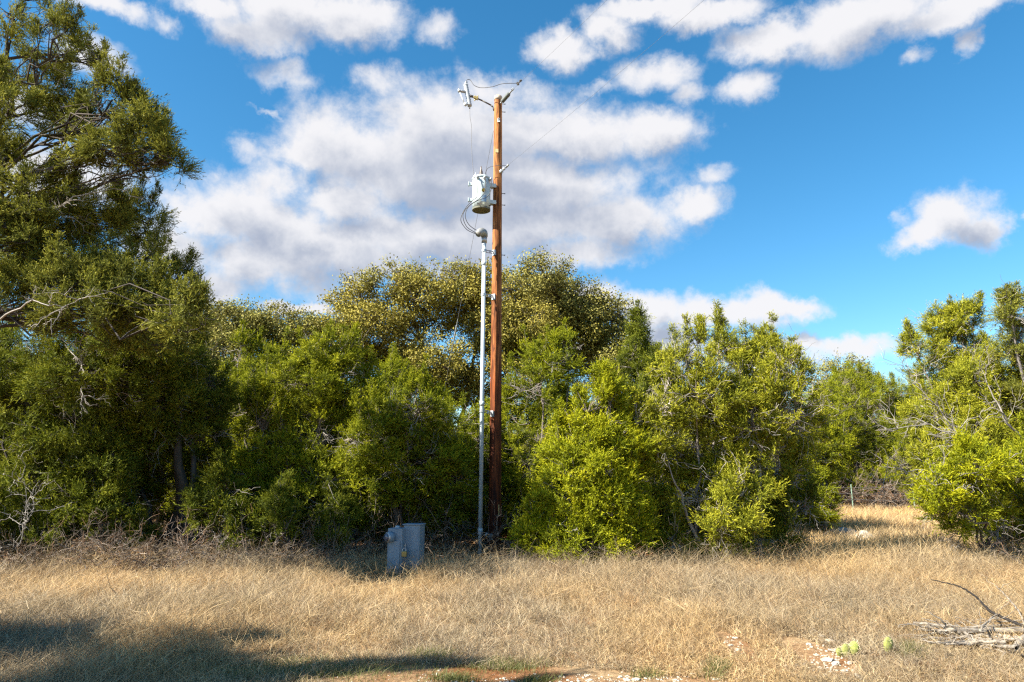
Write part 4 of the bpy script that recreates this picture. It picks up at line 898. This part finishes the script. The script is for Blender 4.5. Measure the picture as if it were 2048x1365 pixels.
cactus(1697, 1322, [(-.02, .05, .052, .062, .3, -.1), (.045, .075, .046, .06, -.4, .25), (-.08, .035, .036, .045, .6, -.5)], 'yellow green prickly pear with several pads, left of the single pad')
cactus(1778, 1318, [(0, .06, .054, .078, .2, .12)], 'single upright yellow green prickly pear pad below the deadwood pile')
x, y, z = ground(1820, 1312)

# ------------------------------------------------------------------ grass, litter, undergrowth
def blades(name, X, Y, H, W, lean, col, segs=3, curl=.5, mat_=M_grass, label=None, wind=(.25, .1), cat='grass', rad=None):
    n = len(X); Z = gz(X, Y); a = rng.random(n) * 2 * math.pi
    d = np.stack([np.cos(a), np.sin(a)], -1) * (lean * (.3 + rng.random(n)))[:, None] + np.array(wind)
    if rad is not None: d = d * .45 + rad
    dl = np.linalg.norm(d, axis=1, keepdims=True); d = d / np.maximum(dl, 1e-6) * np.minimum(dl, 1.15)
    p0 = np.stack([X, Y, Z - .02], -1); t = np.linspace(0, 1, segs + 1)
    kink = rng.normal(size=(n, segs + 1, 3)) * .10 * H[:, None, None]; kink[:, 0] = 0
    c = p0[:, None] + np.concatenate([d[:, None] * (t[None, :, None] ** 1.7) * H[:, None, None], (H[:, None] * (t[None] - curl * .5 * np.minimum(np.hypot(d[:, 0], d[:, 1])[:, None], 1.4) * t[None] ** 2))[..., None]], -1) + kink * np.array([1, 1, .5])
    c[:, 1:, 2] = np.maximum(c[:, 1:, 2], Z[:, None] + .015)
    b = rng.random(n) * math.pi; side = np.stack([np.cos(b), np.sin(b) * .6, rng.normal(size=n) * .3], -1)
    w = (W[:, None] * (1.0 - .75 * t[None]))[..., None]
    V = np.stack([c - side[:, None] * w, c + side[:, None] * w], 2).reshape(-1, 3)
    I = np.arange(n * (segs + 1) * 2).reshape(n, segs + 1, 2)
    Q = np.stack([I[:, :-1, 0], I[:, :-1, 1], I[:, 1:, 1], I[:, 1:, 0]], -1).reshape(-1, 4)
    o = link(name, np_mesh(name, V, Q, np.repeat(col, segs, 0)), mat_)
    return tag(o, label, cat, None, 'stuff')
def in_gap(X, Y):        # open grass: in front of the tree row, and the lane to the fence
    front = Y < 12.25 + 1.2 * (fbm(X * .5, X * 0 + 3, 21, 2) - .5) * 2 - np.clip(-X - 1.0, 0, 3) * .15
    lane = (X > (Y - 12) * .40 + 4.2 - np.clip(Y - 20, 0, 50) * .0) & (X < (Y * .63 + 2)) & (Y >= 12) & (Y < 34)
    return front | lane
def scatter(n, y0, y1, power=1.0):
    u = rng.random(n); Y = y0 * (y1 / y0) ** u if power else y0 + (y1 - y0) * u
    X = (rng.random(n) * 2 - 1) * (Y * .80 + .8); return X, Y
def tufts(m, k, y0, y1, r0):
    """m tufts of about k blades: x, y, tuft index, radial direction"""
    cx, cy = scatter(m, y0, y1); kk = rng.poisson(k * (.35 + 1.3 * rng.random(m))); idx = np.repeat(np.arange(m), kk); n = len(idx)
    r = r0 * (.5 + 1.2 * rng.random(m))[idx] * np.abs(rng.normal(size=n)) ; a = rng.random(n) * 6.2832
    return cx[idx] + r * np.cos(a), cy[idx] + r * np.sin(a), idx, np.stack([np.cos(a), np.sin(a)], -1), cx, cy
def bare(X, Y):
    """1 where the soil shows"""
    b = np.zeros(len(X))
    for (px, py, rx, ry) in ((860,1372,190,46),(1120,1375,210,46),(1330,1378,130,30),(1632,1318,34,32),(1465,1288,22,20),(1420,1385,120,24),(985,1375,120,36)):
        x, y, _ = ground(px, py); x1, _, _ = ground(px + rx, py); _, y1, _ = ground(px, py - ry); b = np.maximum(b, 1 - ((X - x) / (x1 - x)) ** 2 * .5 - ((Y - y) / (y1 - y)) ** 2 * .5)
    return b * 1.6 + (fbm(X * 3, Y * 3, 33, 3) - .5) * .8
STRAW = np.array([(.61, .48, .28), (.52, .40, .22), (.70, .59, .38), (.40, .31, .20), (.59, .50, .35), (.30, .24, .17)])
def straw(n, X, Y):
    k = rng.integers(0, len(STRAW), n); c = STRAW[k] * .88 * (.72 + .6 * rng.random((n, 1)))
    g = fbm(X * .6, Y * .6, 40, 3)[:, None]; c = c * lerp(np.array([1.12, 1.0, .82]), np.array([.86, .84, .84]), np.clip((g - .35) * 3.3, 0, 1))
    return c
def grass():
    m = 19000; X, Y, idx, rd, cx, cy = tufts(m, 27, 5.0, 14.5, .09)
    tk = (.30 + rng.random(m) ** 1.6 * 1.25); tl = rng.normal(size=(m, 2)) * .28
    keep = in_gap(X, Y) & (bare(X, Y) < .35 + .25 * rng.random(len(X))); X, Y, idx, rd = X[keep], Y[keep], idx[keep], rd[keep]; n = len(X)
    hm = fbm(X * .9, Y * .9, 12, 3); near = np.clip((Y - 5.2) / 3.5, 0, 1); left = np.clip((-X - 1.5) / 2, 0, 1) * np.clip(1.3 - np.abs(Y - 6.5) * .4, 0, 1)
    H = (.055 + .155 * near + .10 * left) * (.35 + 1.3 * hm) * tk[idx] * (.55 + .8 * rng.random(n))
    H = H * np.where((X > -2.5) & (X < -1.5) & (Y > 10.2) & (Y < 11.7), .4, 1.0); H = np.maximum(H, .035); tc_ = (.62 + .62 * rng.random((m, 1)))[idx] * np.array([1, 1, 1]); red = (rng.random(m) < .15)[idx][:, None]
    col = straw(n, X, Y) * tc_ * np.where(red, [[.88, .76, .68]], [[1, 1, 1]])
    blades('dry_grass', X, Y, H, .0012 + .0012 * rng.random(n) + Y * .00009, .8 + .5 * rng.random(n), col, 4, .6, label='tufted dry straw coloured grass covering the foreground', rad=rd * (.35 + .5 * rng.random((n, 1))) + tl[idx])
    n = 90000; X, Y = scatter(n, 5.0, 14.5); keep = in_gap(X, Y) & (bare(X, Y) < .25 + .25 * rng.random(n)); X, Y = X[keep], Y[keep]; n = len(X)
    blades('dry_grass', X, Y, (.04 + .09 * rng.random(n)) * (.5 + np.clip((Y - 5) / 4, 0, 1)), .0026 + Y * .00012 + rng.random(n) * .001, 1.2 + .8 * rng.random(n), straw(n, X, Y) * .8, 3, .9, label='low flattened dead grass lying between the straw tufts')
    n = 3500; X, Y = scatter(n, 6.0, 14); keep = in_gap(X, Y) & (bare(X, Y) < .2); X, Y = X[keep], Y[keep]; n = len(X)
    blades('dry_grass', X, Y, .22 + .30 * rng.random(n), .0010 + Y * .00008 * np.ones(n), .5 + .5 * rng.random(n), straw(n, X, Y) * 1.15, 6, .5, label='single long pale seed stalks rising above the straw tufts')
    n = 150000; X, Y = scatter(n, 13, 34); keep = in_gap(X, Y) & (X > 2); X, Y = X[keep], Y[keep]; n = len(X)
    H = (.20 + .25 * fbm(X * .7, Y * .7, 12, 3)) * (.5 + .9 * rng.random(n))
    c = straw(n, X, Y) * [1.22, 1.16, 1.0] * (.7 + .6 * fbm(X * 2.5, Y * 1.2, 77, 3))[:, None]
    blades('dry_grass', X, Y, H, .004 + Y * .00022 * rng.random(n), .5 + .4 * rng.random(n), c, 2, .4, label='golden dry grass in the lane leading to the wire fence')
    # taller stems along the tree edge and in the shaded near left
    n = 9000; X = rng.uniform(-9, 8, n); Y = 11.5 + rng.random(n) * 1.3 + .3 * np.sin(X * 2); H = .28 + .42 * rng.random(n) ** 2
    blades('dry_grass', X, Y, H, np.full(n, .0024), .6 + .5 * rng.random(n), straw(n, X, Y), 5, .6, label='taller bent straw stems at the foot of the trees')
    # short green grass
    acc = []; 
    for (px, py, rx, ry, m) in ((600,1335,220,22,3000),(1010,1318,80,12,1100),(860,1305,50,10,700),(1430,1335,30,12,700),(450,1222,60,14,1500),(905,1352,50,6,500),(1070,1352,40,6,300),(1290,1344,40,6,200),(1820,1312,24,14,700)):
        p = np.array([ground(px + random.gauss(0, rx * .5), min(1390, py + random.gauss(0, ry * .6)))[:2] for _ in range(m)]); acc.append(p)
    p = np.concatenate(acc); n = len(p); c = np.array([(.12, .14, .035)]) * (.6 + .8 * rng.random((n, 1))) * [1.1, 1, 1]
    blades('green_grass', p[:, 0], p[:, 1], .04 + .07 * rng.random(n), np.full(n, .003), .6 + .4 * rng.random(n), c, 2, .4, label='short green grass in small patches among the straw')
grass()
def litter():
    n = 90000; X = rng.uniform(-16, 16, n); Y = rng.uniform(11.8, 24, n); keep = ~((in_gap(X, Y)) & (X > 3)); X, Y = X[keep], Y[keep]; n = len(X)
    base = np.stack([X, Y, gz(X, Y) + .01 + .04 * rng.random(n)], -1); d = unit(rng.normal(size=(n, 3)) * [1, 1, .35])
    cols = np.array([(.22, .11, .05), (.30, .19, .10), (.14, .07, .035), (.36, .26, .16)])[rng.integers(0, 4, n)] * (.6 + .7 * rng.random((n, 1)))
    V, Q = diamonds(base, d, .05 + .06 * rng.random(n), .01 + .015 * rng.random(n))
    tag(link('leaf_litter', np_mesh('leaf_litter', V, Q, cols), M_grass), 'brown fallen leaves and bark covering the ground under the trees', 'leaf litter', None, 'stuff')
litter()
def brush():
    acc = Acc(); spots = []
    for (px, Y, rx, n, h) in ((120, 12.3, 200, 240, .7), (430, 12.4, 120, 140, .7), (280, 12.2, 160, 130, .5), (640, 12.5, 90, 90, .6), (330, 14.2, 120, 90, .7), (620, 13.6, 130, 90, .8), (720, 14.2, 120, 90, .9), (900, 14.8, 100, 90, .8), (1080, 15, 60, 60, .8), (1330, 13.4, 120, 60, .7), (1500, 13.5, 100, 50, .6), (1990, 13.4, 90, 60, .7), (1760, 34.8, 160, 240, 1.8), (500, 17, 400, 160, 1.2), (1100, 18, 300, 120, 1.2)):
        for _ in range(n):
            x = (px + random.gauss(0, rx * .6) - 1024) / F * Y; spots.append((x, Y + random.gauss(0, .5), h))
    s = np.array(spots); n = len(s); a = np.stack([s[:, 0], s[:, 1], gz(s[:, 0], s[:, 1]) + rng.random(n) * s[:, 2] * .6], -1)
    d = unit(rng.normal(size=(n, 3)) * [1, .8, .7] + [0, 0, .25]); ln = (.35 + .6 * rng.random((n, 1))) * (s[:, 2:3] / .8)
    p = paths(a, a + d * ln, 8, .05, -.08); pale = np.array((.26, .215, .18))
    def c(Q): return np.tile(pale, (len(Q), 1)) * (.25 + .85 * rng.random((len(Q), 1)) ** 1.5) * np.where(rng.random((len(Q), 1)) < .3, [[1.0, .72, .5]], [[1, 1, 1]])
    th = (s[:, 1:2] / 14); V, Q = tubes(p, np.tile(np.linspace(.008, .003, 8), (n, 1)) * th, 4); acc.add(V, Q, c(Q))
    for k in (1, 2, 3, 4, 5, 6):
        t_ = paths(p[:, k], p[:, k] + unit(d + rng.normal(size=(n, 3)) * .8) * ln * (.2 + .4 * rng.random((n, 1))), 5, .07, -.05)
        V, Q = tubes(t_, np.tile(np.linspace(.0045, .002, 5), (n, 1)) * th, 3); acc.add(V, Q, c(Q))
    tag(link('brushwood', acc.mesh('brushwood'), M_twig), 'tangle of dead grey and rust coloured twigs under the tree row', 'brushwood', None, 'stuff')
brush()
